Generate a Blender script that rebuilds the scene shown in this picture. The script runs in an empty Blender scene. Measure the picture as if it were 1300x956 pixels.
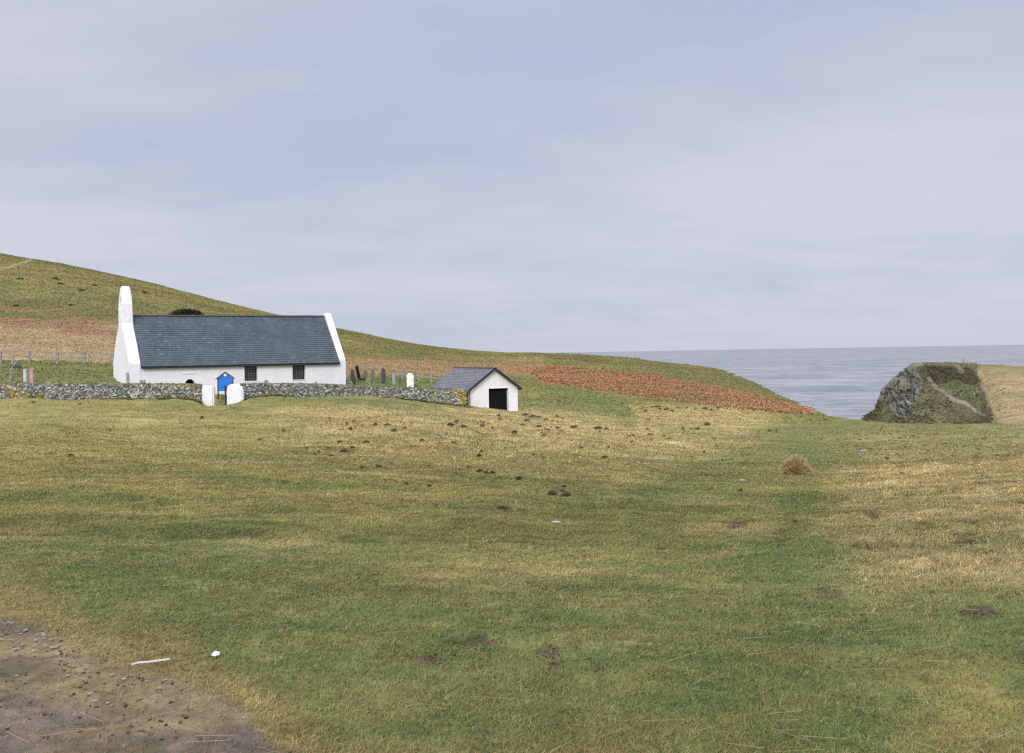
import bpy, bmesh, math, random
import numpy as np
random.seed(7); RNG = np.random.default_rng(11)
SC = bpy.context.scene; COL = SC.collection
F = 1264.0; ROLL = math.atan(.0172); CR, SR = math.cos(ROLL), math.sin(ROLL)
SEA = -38.0
R = math.radians

# ---------------------------------------------------------------- picture plan -> world and back
def at(u, v, D):
    dx, dy = u-650., 447.-v
    return ((dx*CR+dy*SR)/F*D, D, (-dx*SR+dy*CR)/F*D)
def zof(u, v, D): return at(u, v, D)[2]
def to_uv(x, y, z):
    D = np.maximum(y, .3); a = x/D*F; b = z/D*F
    return 650+a*CR-b*SR, 447-(a*SR+b*CR)

# ---------------------------------------------------------------- noise
def _h(ix, iy, s):
    n = (ix*374761393 + iy*668265263 + s*1442695041) & 0xFFFFFFFF
    n = ((n ^ (n >> 13))*1274126177) & 0xFFFFFFFF
    return ((n ^ (n >> 16)) & 0xFFFF)/65535.
def vn(x, y, s=0):
    x = np.asarray(x, float); y = np.asarray(y, float)
    ix = np.floor(x).astype(np.int64); iy = np.floor(y).astype(np.int64)
    fx = x-ix; fy = y-iy; fx = fx*fx*(3-2*fx); fy = fy*fy*(3-2*fy)
    a = _h(ix, iy, s); b = _h(ix+1, iy, s); c = _h(ix, iy+1, s); d = _h(ix+1, iy+1, s)
    return (a+(b-a)*fx)*(1-fy)+(c+(d-c)*fx)*fy
def fbm(x, y, sc, o=4, s=0, g=.5):
    t = 0; A = 1; n = 0; c, sn = math.cos(.6), math.sin(.6)
    x = np.asarray(x, float)/sc; y = np.asarray(y, float)/sc
    for i in range(o):
        t = t+A*(vn(x, y, s+i*17)-.5); n += A*.5; A *= g
        x, y = (x*c-y*sn)*2.03+3.1, (x*sn+y*c)*2.03+1.7
    return t/n          # about -1..1
def sst(a, b, x):
    t = np.clip((x-a)/(b-a), 0, 1); return t*t*(3-2*t)
def pchip(xs, ys, x):
    xs = np.asarray(xs, float); ys = np.asarray(ys, float); h = np.diff(xs); d = np.diff(ys)/h
    m = np.zeros(len(xs)); m[0] = d[0]; m[-1] = d[-1]
    for i in range(1, len(xs)-1):
        if d[i-1]*d[i] > 0:
            w1 = 2*h[i]+h[i-1]; w2 = h[i]+2*h[i-1]; m[i] = (w1+w2)/(w1/d[i-1]+w2/d[i])
    x = np.clip(x, xs[0], xs[-1]); k = np.clip(np.searchsorted(xs, x)-1, 0, len(xs)-2)
    t = (x-xs[k])/h[k]
    return ((2*t**3-3*t*t+1)*ys[k]+(t**3-2*t*t+t)*h[k]*m[k]+(-2*t**3+3*t*t)*ys[k+1]+(t**3-t*t)*h[k]*m[k+1])
def pdist(u, v, pts):
    best = np.full(np.shape(u), 1e9)
    for (x0, y0), (x1, y1) in zip(pts[:-1], pts[1:]):
        dx, dy = x1-x0, y1-y0; t = np.clip(((u-x0)*dx+(v-y0)*dy)/(dx*dx+dy*dy), 0, 1)
        best = np.minimum(best, np.hypot(u-x0-t*dx, (v-y0-t*dy)))
    return best
def inpoly(u, v, P):
    ins = np.zeros(np.shape(u), bool); n = len(P)
    for i in range(n):
        x0, y0 = P[i]; x1, y1 = P[(i+1) % n]
        c = ((y0 > v) != (y1 > v)) & (u < (x1-x0)*(v-y0)/(y1-y0+1e-9)+x0); ins ^= c
    return ins

# ---------------------------------------------------------------- mesh helpers
def mesh_np(name, V, Fc, mat, col=None, smooth=False, parent=None):
    V = np.asarray(V, np.float32).reshape(-1, 3); Fc = np.asarray(Fc, np.int32); k = Fc.shape[1]
    me = bpy.data.meshes.new(name)
    me.vertices.add(len(V)); me.vertices.foreach_set('co', V.ravel())
    me.loops.add(Fc.size); me.loops.foreach_set('vertex_index', Fc.ravel())
    me.polygons.add(len(Fc)); me.polygons.foreach_set('loop_start', np.arange(0, Fc.size, k, dtype=np.int32))
    me.polygons.foreach_set('use_smooth', np.full(len(Fc), smooth))
    if col is not None:
        at_ = me.attributes.new('Col', 'FLOAT_COLOR', 'POINT')
        c4 = np.ones((len(V), 4), np.float32); c4[:, :3] = col; at_.data.foreach_set('color', c4.ravel())
    me.update(calc_edges=True); me.validate()
    me.materials.append(mat)
    o = bpy.data.objects.new(name, me); COL.objects.link(o)
    if parent: o.parent = parent
    return o
def tag(o, label=None, cat=None, group=None, kind=None):
    if label: o['label'] = label
    if cat: o['category'] = cat
    if group: o['group'] = group
    if kind: o['kind'] = kind
    return o
def empty(name, loc, rz=0, **kw):
    o = bpy.data.objects.new(name, None); COL.objects.link(o); o.location = loc; o.rotation_euler = (0, 0, rz)
    o.empty_display_size = .3
    return tag(o, **kw)
def obj(name, bm, mat, parent=None, smooth=False):
    bmesh.ops.recalc_face_normals(bm, faces=bm.faces)
    me = bpy.data.meshes.new(name); bm.to_mesh(me); bm.free(); me.materials.append(mat)
    if smooth:
        for p in me.polygons: p.use_smooth = True
    o = bpy.data.objects.new(name, me); COL.objects.link(o)
    if parent: o.parent = parent
    return o
def box(bm, x0, x1, y0, y1, z0, z1, bev=0):
    vs = [bm.verts.new(p) for p in ((x0,y0,z0),(x1,y0,z0),(x1,y1,z0),(x0,y1,z0),(x0,y0,z1),(x1,y0,z1),(x1,y1,z1),(x0,y1,z1))]
    fs = [bm.faces.new([vs[i] for i in f]) for f in ((0,3,2,1),(4,5,6,7),(0,1,5,4),(1,2,6,5),(2,3,7,6),(3,0,4,7))]
    if bev: bmesh.ops.bevel(bm, geom=list({e for f in fs for e in f.edges}), offset=bev, segments=2, affect='EDGES')
    return bm
def bar(bm, a, b, w, h=None, up=(0, 0, 1)):
    from mathutils import Vector
    h = h or w; a = Vector(a); b = Vector(b); d = (b-a).normalized(); up = Vector(up)
    s = d.cross(up)
    if s.length < 1e-3: s = d.cross(Vector((1, 0, 0)))
    s.normalize(); t = s.cross(d).normalized(); vs = []
    for p in (a, b):
        for i, j in ((-1,-1),(1,-1),(1,1),(-1,1)): vs.append(bm.verts.new(p+s*i*w/2+t*j*h/2))
    for f in ((0,1,2,3),(7,6,5,4),(0,4,5,1),(1,5,6,2),(2,6,7,3),(3,7,4,0)): bm.faces.new([vs[i] for i in f])
    return bm
def prism(outer, holes, t0, t1, conv):
    """polygon (a,b) with holes, extruded between t0 and t1; conv(a,b,t)->xyz"""
    bm = bmesh.new(); loops = []
    for lp in [outer]+list(holes):
        vs = [bm.verts.new(conv(a, b, t0)) for a, b in lp]
        loops.append([bm.edges.new((vs[i], vs[(i+1) % len(vs)])) for i in range(len(vs))])
    r = bmesh.ops.triangle_fill(bm, use_beauty=True, edges=[e for l in loops for e in l])
    ff = [g for g in r['geom'] if isinstance(g, bmesh.types.BMFace)]
    ext = bmesh.ops.extrude_face_region(bm, geom=ff, use_keep_orig=True)
    d = [p-q for p, q in zip(conv(0, 0, t1), conv(0, 0, t0))]
    bmesh.ops.translate(bm, vec=d, verts=[g for g in ext['geom'] if isinstance(g, bmesh.types.BMVert)])
    return bm
HEX = np.array([(0,3,2,1),(4,5,6,7),(0,1,5,4),(1,2,6,5),(2,3,7,6),(3,0,4,7)])
def hexes(C, A, B, N, jit=.0, taper=0):
    """many 8-corner blocks: centres C, half axes A,B,N"""
    n = len(C); S = np.array([(-1,-1,-1),(1,-1,-1),(1,1,-1),(-1,1,-1),(-1,-1,1),(1,-1,1),(1,1,1),(-1,1,1)], float)
    V = C[:, None]+S[None, :, :1]*A[:, None]+S[None, :, 1:2]*B[:, None]+S[None, :, 2:]*N[:, None]
    if jit:
        J = RNG.uniform(-jit, jit, (n, 8, 3)); L = (np.linalg.norm(A, axis=1)+np.linalg.norm(B, axis=1))[:, None, None]*.5
        V = V+J*L
    Fc = (HEX[None]+8*np.arange(n)[:, None, None]).reshape(-1, 4)
    return V.reshape(-1, 3), Fc

# ---------------------------------------------------------------- materials
def mat(name, rough=.9, spec=.2):
    m = bpy.data.materials.new(name); m.use_nodes = True; nt = m.node_tree
    b = nt.nodes['Principled BSDF']; b.inputs['Roughness'].default_value = rough; b.inputs['Specular IOR Level'].default_value = spec
    return m, nt, b
def N(nt, t, **kw):
    n = nt.nodes.new(t)
    for k, v in kw.items():
        if k in n.inputs: n.inputs[k].default_value = v
        else: setattr(n, k, v)
    return n
def noise_col(nt, base_socket_or_rgb, specs, coord='Object'):
    """multiply a colour by 1+-noise at several scales"""
    tc = N(nt, 'ShaderNodeTexCoord'); cur = base_socket_or_rgb
    for sc, lo, hi in specs:
        no = N(nt, 'ShaderNodeTexNoise', Scale=sc, Detail=5.); nt.links.new(tc.outputs[coord], no.inputs['Vector'])
        mr = N(nt, 'ShaderNodeMapRange'); mr.inputs['From Min'].default_value = .3; mr.inputs['From Max'].default_value = .7
        mr.inputs['To Min'].default_value = lo; mr.inputs['To Max'].default_value = hi
        nt.links.new(no.outputs['Fac'], mr.inputs['Value'])
        mx = N(nt, 'ShaderNodeVectorMath', operation='SCALE')
        if isinstance(cur, tuple): mx.inputs[0].default_value = cur
        else: nt.links.new(cur, mx.inputs[0])
        nt.links.new(mr.outputs[0], mx.inputs['Scale']); cur = mx.outputs[0]
    return cur
def bump(nt, b, sc, st, dist=.02, coord='Object', detail=6.):
    tc = N(nt, 'ShaderNodeTexCoord'); no = N(nt, 'ShaderNodeTexNoise', Scale=sc, Detail=detail)
    nt.links.new(tc.outputs[coord], no.inputs['Vector'])
    bp = N(nt, 'ShaderNodeBump', Strength=st, Distance=dist); nt.links.new(no.outputs['Fac'], bp.inputs['Height']); nt.links.new(bp.outputs[0], b.inputs['Normal'])
def plain(name, rgb, rough=.85, spec=.2, specs=((3., .9, 1.1),), bsc=None, bst=.3, bd=.02):
    m, nt, b = mat(name, rough, spec); nt.links.new(noise_col(nt, rgb, specs), b.inputs['Base Color'])
    if bsc: bump(nt, b, bsc, bst, bd)
    return m
def attr_mat(name, rough=.9, spec=.15, specs=((3., .9, 1.1),), bsc=None, bst=.3, bd=.02, trans=0):
    m, nt, b = mat(name, rough, spec); a = N(nt, 'ShaderNodeAttribute', attribute_name='Col')
    nt.links.new(noise_col(nt, a.outputs['Color'], specs), b.inputs['Base Color'])
    if bsc: bump(nt, b, bsc, bst, bd)
    if trans:
        out = nt.nodes['Material Output']; tr = N(nt, 'ShaderNodeBsdfTranslucent'); nt.links.new(a.outputs['Color'], tr.inputs['Color'])
        ms = N(nt, 'ShaderNodeMixShader', Fac=trans); nt.links.new(b.outputs[0], ms.inputs[1]); nt.links.new(tr.outputs[0], ms.inputs[2]); nt.links.new(ms.outputs[0], out.inputs[0])
    return m
M = {}
M['ground'] = attr_mat('ground_turf', .95, .1, ((9., .72, 1.28), (1.1, .85, 1.15), (.16, .9, 1.1)), 14., .8, .05)
M['blade'] = attr_mat('grass_blades', .8, .15, ((2., .9, 1.1),), trans=.35)
M['bracken'] = attr_mat('dead_bracken', .9, .1, ((1., .8, 1.2),))
M['cliff'] = attr_mat('headland_turf_and_rock', .95, .15, ((2.2, .55, 1.45), (.35, .8, 1.2)), 1.8, .6, .3)
M['stone'] = attr_mat('dry_stone', .95, .15, ((14., .65, 1.35),), 20., .6, .03)
M['slate'] = attr_mat('roof_slate', .6, .35, ((5., .85, 1.15), (.7, .85, 1.15)), 12., .25, .02)
M['lime'] = plain('limewash', (.765, .765, .775), .85, .2, ((.45, .94, 1.03), (2.2, .95, 1.03), (9., .96, 1.03)), 3.0, .5, .06)
M['black'] = plain('black_paint', (.018, .02, .022), .5, .4)
M['dark'] = plain('dark_interior', (.01, .012, .013), .9, .05)
M['glass'] = plain('dark_glass', (.012, .016, .02), .15, .5)
M['lead'] = plain('window_lattice', (.13, .14, .145), .6)
M['blue'] = plain('blue_paint', (.012, .17, .62), .45, .4, ((2., .93, 1.07),))
M['white'] = plain('white_paint', (.82, .82, .82), .6)
M['wood'] = plain('weathered_wood', (.30, .28, .25), .9, .1, ((12., .6, 1.35),), 30., .5, .01)
M['ridge'] = plain('ridge_tile', (.16, .13, .13), .8, .2, ((6., .8, 1.2),))
M['soil'] = plain('bare_earth', (.085, .058, .038), .98, .05, ((25., .6, 1.4),), 30., 1., .03)
M['trim'] = plain('notice_frame', (.10, .055, .035), .7)

# ---------------------------------------------------------------- terrain
TAB = {   # column: near heights, then rows (depth, v) wall front .. skyline
 -700: ((-1.6,-1.6,-1.7,-1.9,-2.2), ((66,512),(74,496),(92,462),(140,415),(185,380),(400,285))),
 -100: ((-1.6,-1.6,-1.72,-2.0,-2.4), ((68,508),(75,489),(95,461),(150,425),(197,396),(400,306))),
 0:    ((-1.6,-1.6,-1.75,-2.05,-2.5), ((69,507),(76,487),(95,462),(150,426),(195,398),(400,322.5))),
 60:   ((-1.6,-1.6,-1.75,-2.05,-2.5), ((70,507.5),(77,488),(97,461.5),(150,428),(194,401),(390,332))),
 150:  ((-1.6,-1.6,-1.78,-2.1,-2.6), ((70,508),(78,492),(102,461),(150,432),(192,408),(380,350))),
 200:  ((-1.6,-1.6,-1.8,-2.15,-2.65), ((71,508),(78,501),(103,470),(150,445),(195,420),(370,362))),
 300:  ((-1.6,-1.62,-1.82,-2.2,-2.8), ((72.5,509),(80,502),(105,480),(150,455),(200,432),(350,388))),
 370:  ((-1.6,-1.62,-1.85,-2.3,-2.9), ((74,506),(81,500),(105,480),(148,458),(198,438),(335,404.5))),
 450:  ((-1.6,-1.62,-1.87,-2.35,-3.0), ((76,504.5),(84,490),(105,478),(142,462),(192,444),(310,422))),
 560:  ((-1.6,-1.63,-1.9,-2.45,-3.2), ((78,513),(88,498),(108,483),(140,469),(190,456),(290,442.3))),
 620:  ((-1.6,-1.65,-1.9,-2.5,-3.35), ((77,520),(90,510),(112,493),(140,478),(190,461),(275,447.5))),
 700:  ((-1.6,-1.65,-1.95,-2.55,-3.5), ((78,528),(95,513),(115,500),(145,485),(195,465),(265,449.2))),
 780:  ((-1.6,-1.65,-1.95,-2.6,-3.7), ((80,532),(98,518),(118,505),(145,490),(190,470),(262,453))),
 850:  ((-1.6,-1.65,-2.0,-2.7,-3.85), ((80,535),(98,523),(118,511),(145,498),(190,479),(262,461.3))),
 900:  ((-1.6,-1.65,-2.0,-2.7,-3.95), ((80,537),(97,527),(115,517),(140,504),(180,487),(252,466.5))),
 950:  ((-1.6,-1.65,-2.0,-2.75,-4.0), ((80,539),(95,531),(110,523),(130,514),(160,501),(205,483.5))),
 1000: ((-1.6,-1.65,-2.0,-2.8,-4.1), ((80,540),(92,535),(104,530),(120,524),(140,517),(165,508))),
 1030: ((-1.6,-1.65,-2.0,-2.8,-4.15), ((80,541),(88,537.5),(96,534),(106,531),(118,527),(130,522.5))),
 1060: ((-1.6,-1.65,-2.0,-2.8,-4.2), ((76,542),(80,540),(84,538.2),(88,536),(93,534),(98,531))),
 1100: ((-1.6,-1.65,-2.0,-2.8,-4.2), ((70,545),(73,543.5),(76,542),(79,540),(82,538),(85,536.3))),
 1200: ((-1.6,-1.63,-1.95,-2.7,-4.1), ((68,549),(71,546.5),(74,544.5),(77,542.5),(80,541),(83,539.5))),
 1300: ((-1.6,-1.62,-1.9,-2.6,-4.0), ((66,551),(69,549),(72,547),(75,545),(78,543),(81,541.5))),
 1700: ((-1.6,-1.6,-1.85,-2.5,-3.8), ((62,556),(66,553),(70,550),(73,548),(76,546),(80,544))),
}
us = sorted(TAB); KD = []; KZ = []
for u in us:
    nz, far = TAB[u]; Ds = [0, 5, 10, 20, 40]+[d for d, v in far]; Zs = list(nz)+[zof(u, v, d) for d, v in far]
    dS, zS = Ds[-1], Zs[-1]
    if u <= 620: g = (dS*1.3, zS-14, 900, -60)
    elif u <= 900: g = (dS+70, zS-16, 900, -60)
    else: g = (dS+60, zS-30, 900, -60)
    f2 = (dS*1.07, zS+max(zS, 0)*.045-(.3 if zS < 2 else 0)) if u <= 620 else (dS+8, zS-.6)
    Ds += [f2[0], g[0], g[2]]; Zs += [f2[1], g[1], g[3]]; KD.append(Ds); KZ.append(Zs)
KD = np.array(KD, float); KZ = np.array(KZ, float)
AZ = np.concatenate([np.arange(-180, -33, 3.), np.arange(-33, 33, .085), np.arange(33, 180.1, 3.)])
RR = np.geomspace(.7, 900, 760)
TH = np.radians(AZ)
azc = np.clip(AZ, -46, 46); uc = np.clip(650+F*np.tan(np.radians(azc)), us[0], us[-1])
cD = np.array([pchip(us, KD[:, k], uc) for k in range(KD.shape[1])]).T
cZ = np.array([pchip(us, KZ[:, k], uc) for k in range(KZ.shape[1])]).T
HG = np.zeros((len(AZ), len(RR)))
for i in range(len(AZ)):
    HG[i] = pchip(cD[i], cZ[i], RR*math.cos(math.radians(azc[i])))
# a soft ramp between the two sides behind the viewer keeps the sheet continuous
back = sst(60, 180, np.abs(AZ))[:, None]; HG = HG*(1-back)+(-1.6-.004*RR)[None]*back
GX = np.sin(TH)[:, None]*RR[None]; GY = np.cos(TH)[:, None]*RR[None]
DEP = np.maximum(GY, 1.)
gu, gv = to_uv(GX, GY, HG)
fade = sst(60, 110, RR)[None]
def tus_mask(u, v): return np.clip(sst(1000, 1120, u)*sst(770, 700, v)+sst(640, 560, v)*.9, 0, 1)
def gate_dip(x, y):
    gx, gy, _ = at(286, 515, 73.); return -.90*np.exp(-((x-gx-.15)**2/1.9+(y-gy+1)**2/14.))
HG += gate_dip(GX, GY)
front = (RR[None] < 68)
micro = .05*fbm(GX, GY, 5., 4, 3)+.028*fbm(GX, GY, .6, 4, 9)+sst(8, 30, RR)[None]*.26*fbm(GX*.6, GY, 4.5, 3, 13)+sst(14, 30, RR)[None]*.16*fbm(GX*.75, GY, 1.9, 3, 19)+.04*np.abs(fbm(GX, GY, 1.1, 4, 15))-.022*np.clip(fbm(GX, GY, .34, 3, 17), 0, 1)
tm = tus_mask(gu, gv)
micro += tm*(.10*np.abs(fbm(GX, GY, 1.6, 3, 21))+.05*fbm(GX, GY, .5, 2, 31))
micro += fade*(.25*fbm(GX, GY, 14, 5, 41)+.12*np.abs(fbm(GX, GY, 3.5, 3, 47)))
sm = sst(-10, 20, gv-np.interp(gu, [-300,0,60,110,200,262,300,350,420], [700,782,806,838,856,880,905,950,1010]))*(RR[None] < 14)
micro += sm*(.03*fbm(GX, GY, .45, 4, 61)+.012*fbm(GX, GY, .12, 2, 67))
HG += micro*sst(1.2, 3., RR)[None]
def H(x, y):
    x = np.asarray(x, float); y = np.asarray(y, float)
    r = np.clip(np.hypot(x, y), RR[0], RR[-1]*.999); a = np.degrees(np.arctan2(x, y))
    i = np.clip(np.searchsorted(AZ, a)-1, 0, len(AZ)-2); j = np.clip(np.searchsorted(RR, r)-1, 0, len(RR)-2)
    s = (a-AZ[i])/(AZ[i+1]-AZ[i]); t = (r-RR[j])/(RR[j+1]-RR[j])
    return (HG[i, j]*(1-s)+HG[i+1, j]*s)*(1-t)+(HG[i, j+1]*(1-s)+HG[i+1, j+1]*s)*t
def hit(u, v, lo=2.5, hi=450):
    D = np.geomspace(lo, hi, 4000); x, _, z = at(u, v, 1.)
    h = H(x*D, D); k = np.nonzero(h > z*D)[0]
    d = D[k[0]] if len(k) else hi
    return (x*d, d, float(H(x*d, d)))

# natural colours of the ground (reflectance)
K = .68
cG = np.array((.142,.192,.062))*K; cO = np.array((.218,.223,.075))*K; cY = np.array((.34,.295,.105))*K
cT = np.array((.56,.43,.195))*K; cP = np.array((.66,.54,.29))*K; cB = np.array((.40,.20,.105))*K
cS = np.array((.18,.147,.115))*K; cH = np.array((.22,.195,.075))*K; cDk = np.array((.09,.08,.045))*K
BR = [(672,470),(700,468),(760,471),(820,476),(870,486),(930,498),(980,507),(1028,521),(1032,526),(985,523),(930,518),(880,511),(820,503),(760,495),(715,488),(690,482)]
def soil_line(u): return np.interp(u, [-300,0,60,110,200,262,300,350,420], [700,782,806,838,856,880,905,950,1010])
def ground_col(x, y, z, want=False):
    u, v = to_uv(x, y, z); D = np.maximum(y, 1.)
    n1 = fbm(x, y, 6., 5, 101); n2 = fbm(x, y, 1.4, 4, 111); n3 = fbm(x, y, .35, 3, 121); nf = fbm(x, y, 22., 5, 131)
    near = sst(60, 15, D); uw = u+14*nf*sst(20, 80, D)+10*n2*near; vw = v+(5*nf+2*n1)*sst(20, 120, D)+(12*n1+9*n2)*near
    def mix(c, b, m): m = np.clip(m, 0, 1)[..., None]; return c*(1-m)+b*m
    c = np.broadcast_to(cO, u.shape+(3,)).copy()
    c = mix(c, cY, .5+.7*n1+.6*n2); c = c*(1+.22*n3+.2*fbm(x*.35, y, 1.6, 3, 161))[..., None]
    c = mix(c, cG, sst(-.12, .42, fbm(x, y, 3.2, 5, 141)+.5*n3*near)*.85*sst(540, 620, vw))
    c = mix(c, cG, sst(640, 720, vw)*(.34+.7*n1+.5*n3)*sst(1200, 1050, uw))
    # light olive strip below the left wall
    c = mix(c, cY*1.08, .7*sst(520, 300, uw)*sst(500, 515, vw)*sst(680, 590, vw))
    # tan band of the middle distance
    tan = sst(508, 522, vw)*sst(620, 560, vw)*sst(300, 470, uw)*sst(1010, 930, uw)
    c = mix(c, cT, tan*(.62+.5*n2+.2*n3))
    # right-hand rough pale grass
    pale = sst(1020, 1110, uw)*sst(536, 546, vw)*sst(800, 690, vw)
    c = mix(c, cT, pale*(.55+.6*n1+.3*n2)); c = mix(c, cP, pale*sst(.05, .55, n2)*.7)
    c = mix(c, cP, tan*sst(.1, .6, n2)*.4)
    fld = sst(505, 520, vw)*sst(790, 700, vw)*np.where(D < 85, 1., 0.)
    c = mix(c, cG*1.05, fld*sst(.12, .5, fbm(x*.5, y, 1.5, 4, 166))*.55*(1-.6*tan)); c = mix(c, cT, fld*sst(.12, .55, fbm(x*.42, y, 1.1, 4, 167))*.5)
    c = mix(c, cDk*1.5, fld*sst(.42, .66, fbm(x*.5, y, 1.3, 5, 168, .6))*.7*sst(330, 460, uw)*sst(690, 640, vw))
    # green sheep paths and damp swards
    for pts, w, a in (([(690,485),(722,493),(760,508),(788,520),(800,534)], 10, .6), ([(655,511),(720,514),(790,524)], 7, .65),
                      ([(1280,551),(1120,556),(1040,566),(960,585),(880,612),(820,660)], 30, .62), ([(285,500),(300,516)], 9, .8),
                      ([(255,517),(200,512)], 5, .5), ([(320,513),(400,506),(560,520)], 5, .4), ([(1020,640),(1000,700),(1120,730)], 24, .45)):
        c = mix(c, cG, sst(w*1.6, w*.4, pdist(uw, vw, pts))*a*(.8+.5*n2))
    back_ = D > 79
    # slopes beyond the church
    hill = np.where(back_, 1., 0.)*sst(492, 482, v+.0*u)*sst(1050, 1000, u)
    hill = np.maximum(hill, np.where(D > 125, 1., 0.))
    hc = np.broadcast_to(cH, u.shape+(3,)).copy(); hc = mix(hc, cY, .35+.9*nf+.4*n1); hc = mix(hc, cG, sst(.0, .5, fbm(x, y, 12, 4, 151))*.5)
    c = mix(c, hc, hill)
    orange = np.array((.42,.27,.135))*K
    m = sst(440, 448, vw+(u-150)*-.03)*sst(480, 472, vw)*np.where((u > 420) & (u < 690), 1., 0.)*np.where(D > 95, 1., 0.)
    c = mix(c, orange, m*(.8+.4*nf))
    m = sst(404, 420, vw)*sst(463, 459, v)*np.where(u < 230, 1., 0.)*np.where(D > 90, 1., 0.)
    c = mix(c, np.array((.47,.355,.19))*K, m*(.85+.5*n1)); c = mix(c, orange, m*sst(-.1, .5, nf)*.6)
    m = sst(19, 7, pdist(uw, vw, [(-150,394),(0,400),(60,405),(110,408)]))*sst(-.4, .1, n1+nf)
    cBr = np.array((.345,.20,.115))*K; c = mix(c, cBr, m*.9); m = sst(9, 2, pdist(uw, vw, [(80,417),(140,422)])); c = mix(c, cBr, m*.75); m = sst(16, 5, pdist(uw, vw, [(-60,425),(60,428),(140,434)])); c = mix(c, cBr, m*.35*sst(-.2, .4, n1))
    m = np.where((D > 74) & (D < 99) & (u < 240), 1., 0.); c = mix(c, cO*.95, m*.9); c = mix(c, cG, m*sst(-.2, .4, n1)*.6)
    m = np.where((D > 80) & (D < 104) & (u > 400) & (u < 600), 1., 0.)*sst(478, 483, v); c = mix(c, cG*1.1, m*.8)
    # bracken
    br = inpoly(uw+5*n1, vw+3.2*n2+2*n3, BR) & (n2+.5*nf > -.42); c = mix(c, cB, np.where(br, 1., 0.)*(.80+.45*n1+.25*nf))
    m = sst(6, 2, pdist(uw, vw, [(690,484),(705,486)])); c = mix(c, cB, m*.8)
    m = sst(4, 1.5, np.abs(vw-(470-(u-640)*.02)))*np.where((u > 640) & (u < 700), 1., 0.); c = mix(c, cB, m*.6)
    # dark strip below the skyline
    m = sst(2.6, 1.0, pdist(uw, vw, [(700,456),(750,456.5),(765,456)])); c = mix(c, cDk*1.6, m*.6)
    # thin paths on the hill
    m = sst(1.2, .5, pdist(u, v, [(-20,345),(12,339),(40,330)])); c = mix(c, cP, m*.7)
    c = mix(c, cDk*1.25, sst(.38, .7, fbm(x*.55, y, .8, 4, 165))*sst(735, 690, vw)*.55*np.where(D < 90, 1., 0.))
    # bare earth
    sl = vw-soil_line(u); so = sst(-10, 14, sl+16*n3)*np.where(D < 12, 1., 0.)
    ring = sst(-75, -15, sl+25*n2)*np.where(D < 12, 1., 0.); c = mix(c, np.array((.40,.29,.13))*K, ring*.75)
    c = mix(c, cS*(1+.35*n3+.3*n2)[..., None], so*(.9+.25*n2)); c = mix(c, cDk*1.3, so*sst(.25, .6, fbm(x, y, .5, 4, 171))*.8); c = mix(c, np.array((.40,.30,.15))*K, so*sst(.1, .5, fbm(x*.5, y, .4, 4, 181))*.55)
    sp = np.zeros(u.shape)
    for a, b, w, h in ((618,815,24,7),(698,826,20,12),(700,845,14,10),(762,850,14,6),(553,838,26,7),(690,800,18,5),(1050,757,34,7),(1240,780,30,9),(935,668,26,6),(990,688,16,7),
                       (1105,655,22,6),(1160,667,24,5),(1225,686,26,9),(1080,652,14,5),(712,628,10,4),(640,648,22,3),(860,668,16,3),(10,612,14,3),(95,617,16,3),(1290,640,14,3)):
        sp = np.maximum(sp, np.exp(-((u+9*n3+7*n2-a)/w)**2-((v+3.5*n3-b)/h)**2))
    spm = sst(.40, .70, sp*.9+.55*fbm(x, y, .14, 3, 191)+.3*n3+.2*n2)*sst(.05, .2, sp); c = mix(c, np.array((.12,.092,.054))*K, spm*.9)
    vert = np.clip(np.maximum(so, spm), 0, 1)
    if want:
        t = np.clip(np.maximum(tan*.8, pale), 0, 1); return np.clip(c, .004, 1), vert, t, br
    return np.clip(c, .004, 1)

nA, nR = len(AZ), len(RR)
V = np.stack([GX, GY, HG], -1).reshape(-1, 3)
gc = ground_col(V[:, 0], V[:, 1], V[:, 2])
ii, jj = np.meshgrid(np.arange(nA-1), np.arange(nR-1), indexing='ij')
q = (ii*nR+jj).ravel(); Fc = np.stack([q, q+1, q+nR+1, q+nR], 1)[:, ::-1]
ctr = len(V); V = np.vstack([V, [[0, 0, -1.6]]]); gc = np.vstack([gc, cO])
g = mesh_np('ground', V, Fc, M['ground'], gc, True); tag(g, kind='structure')
bm = bmesh.new(); bmesh.ops.create_circle(bm, cap_ends=True, segments=48, radius=.75); bmesh.ops.translate(bm, vec=(0, 0, -1.62), verts=bm.verts)
pl = obj('ground', bm, M['soil']); tag(pl, kind='structure')

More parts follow.
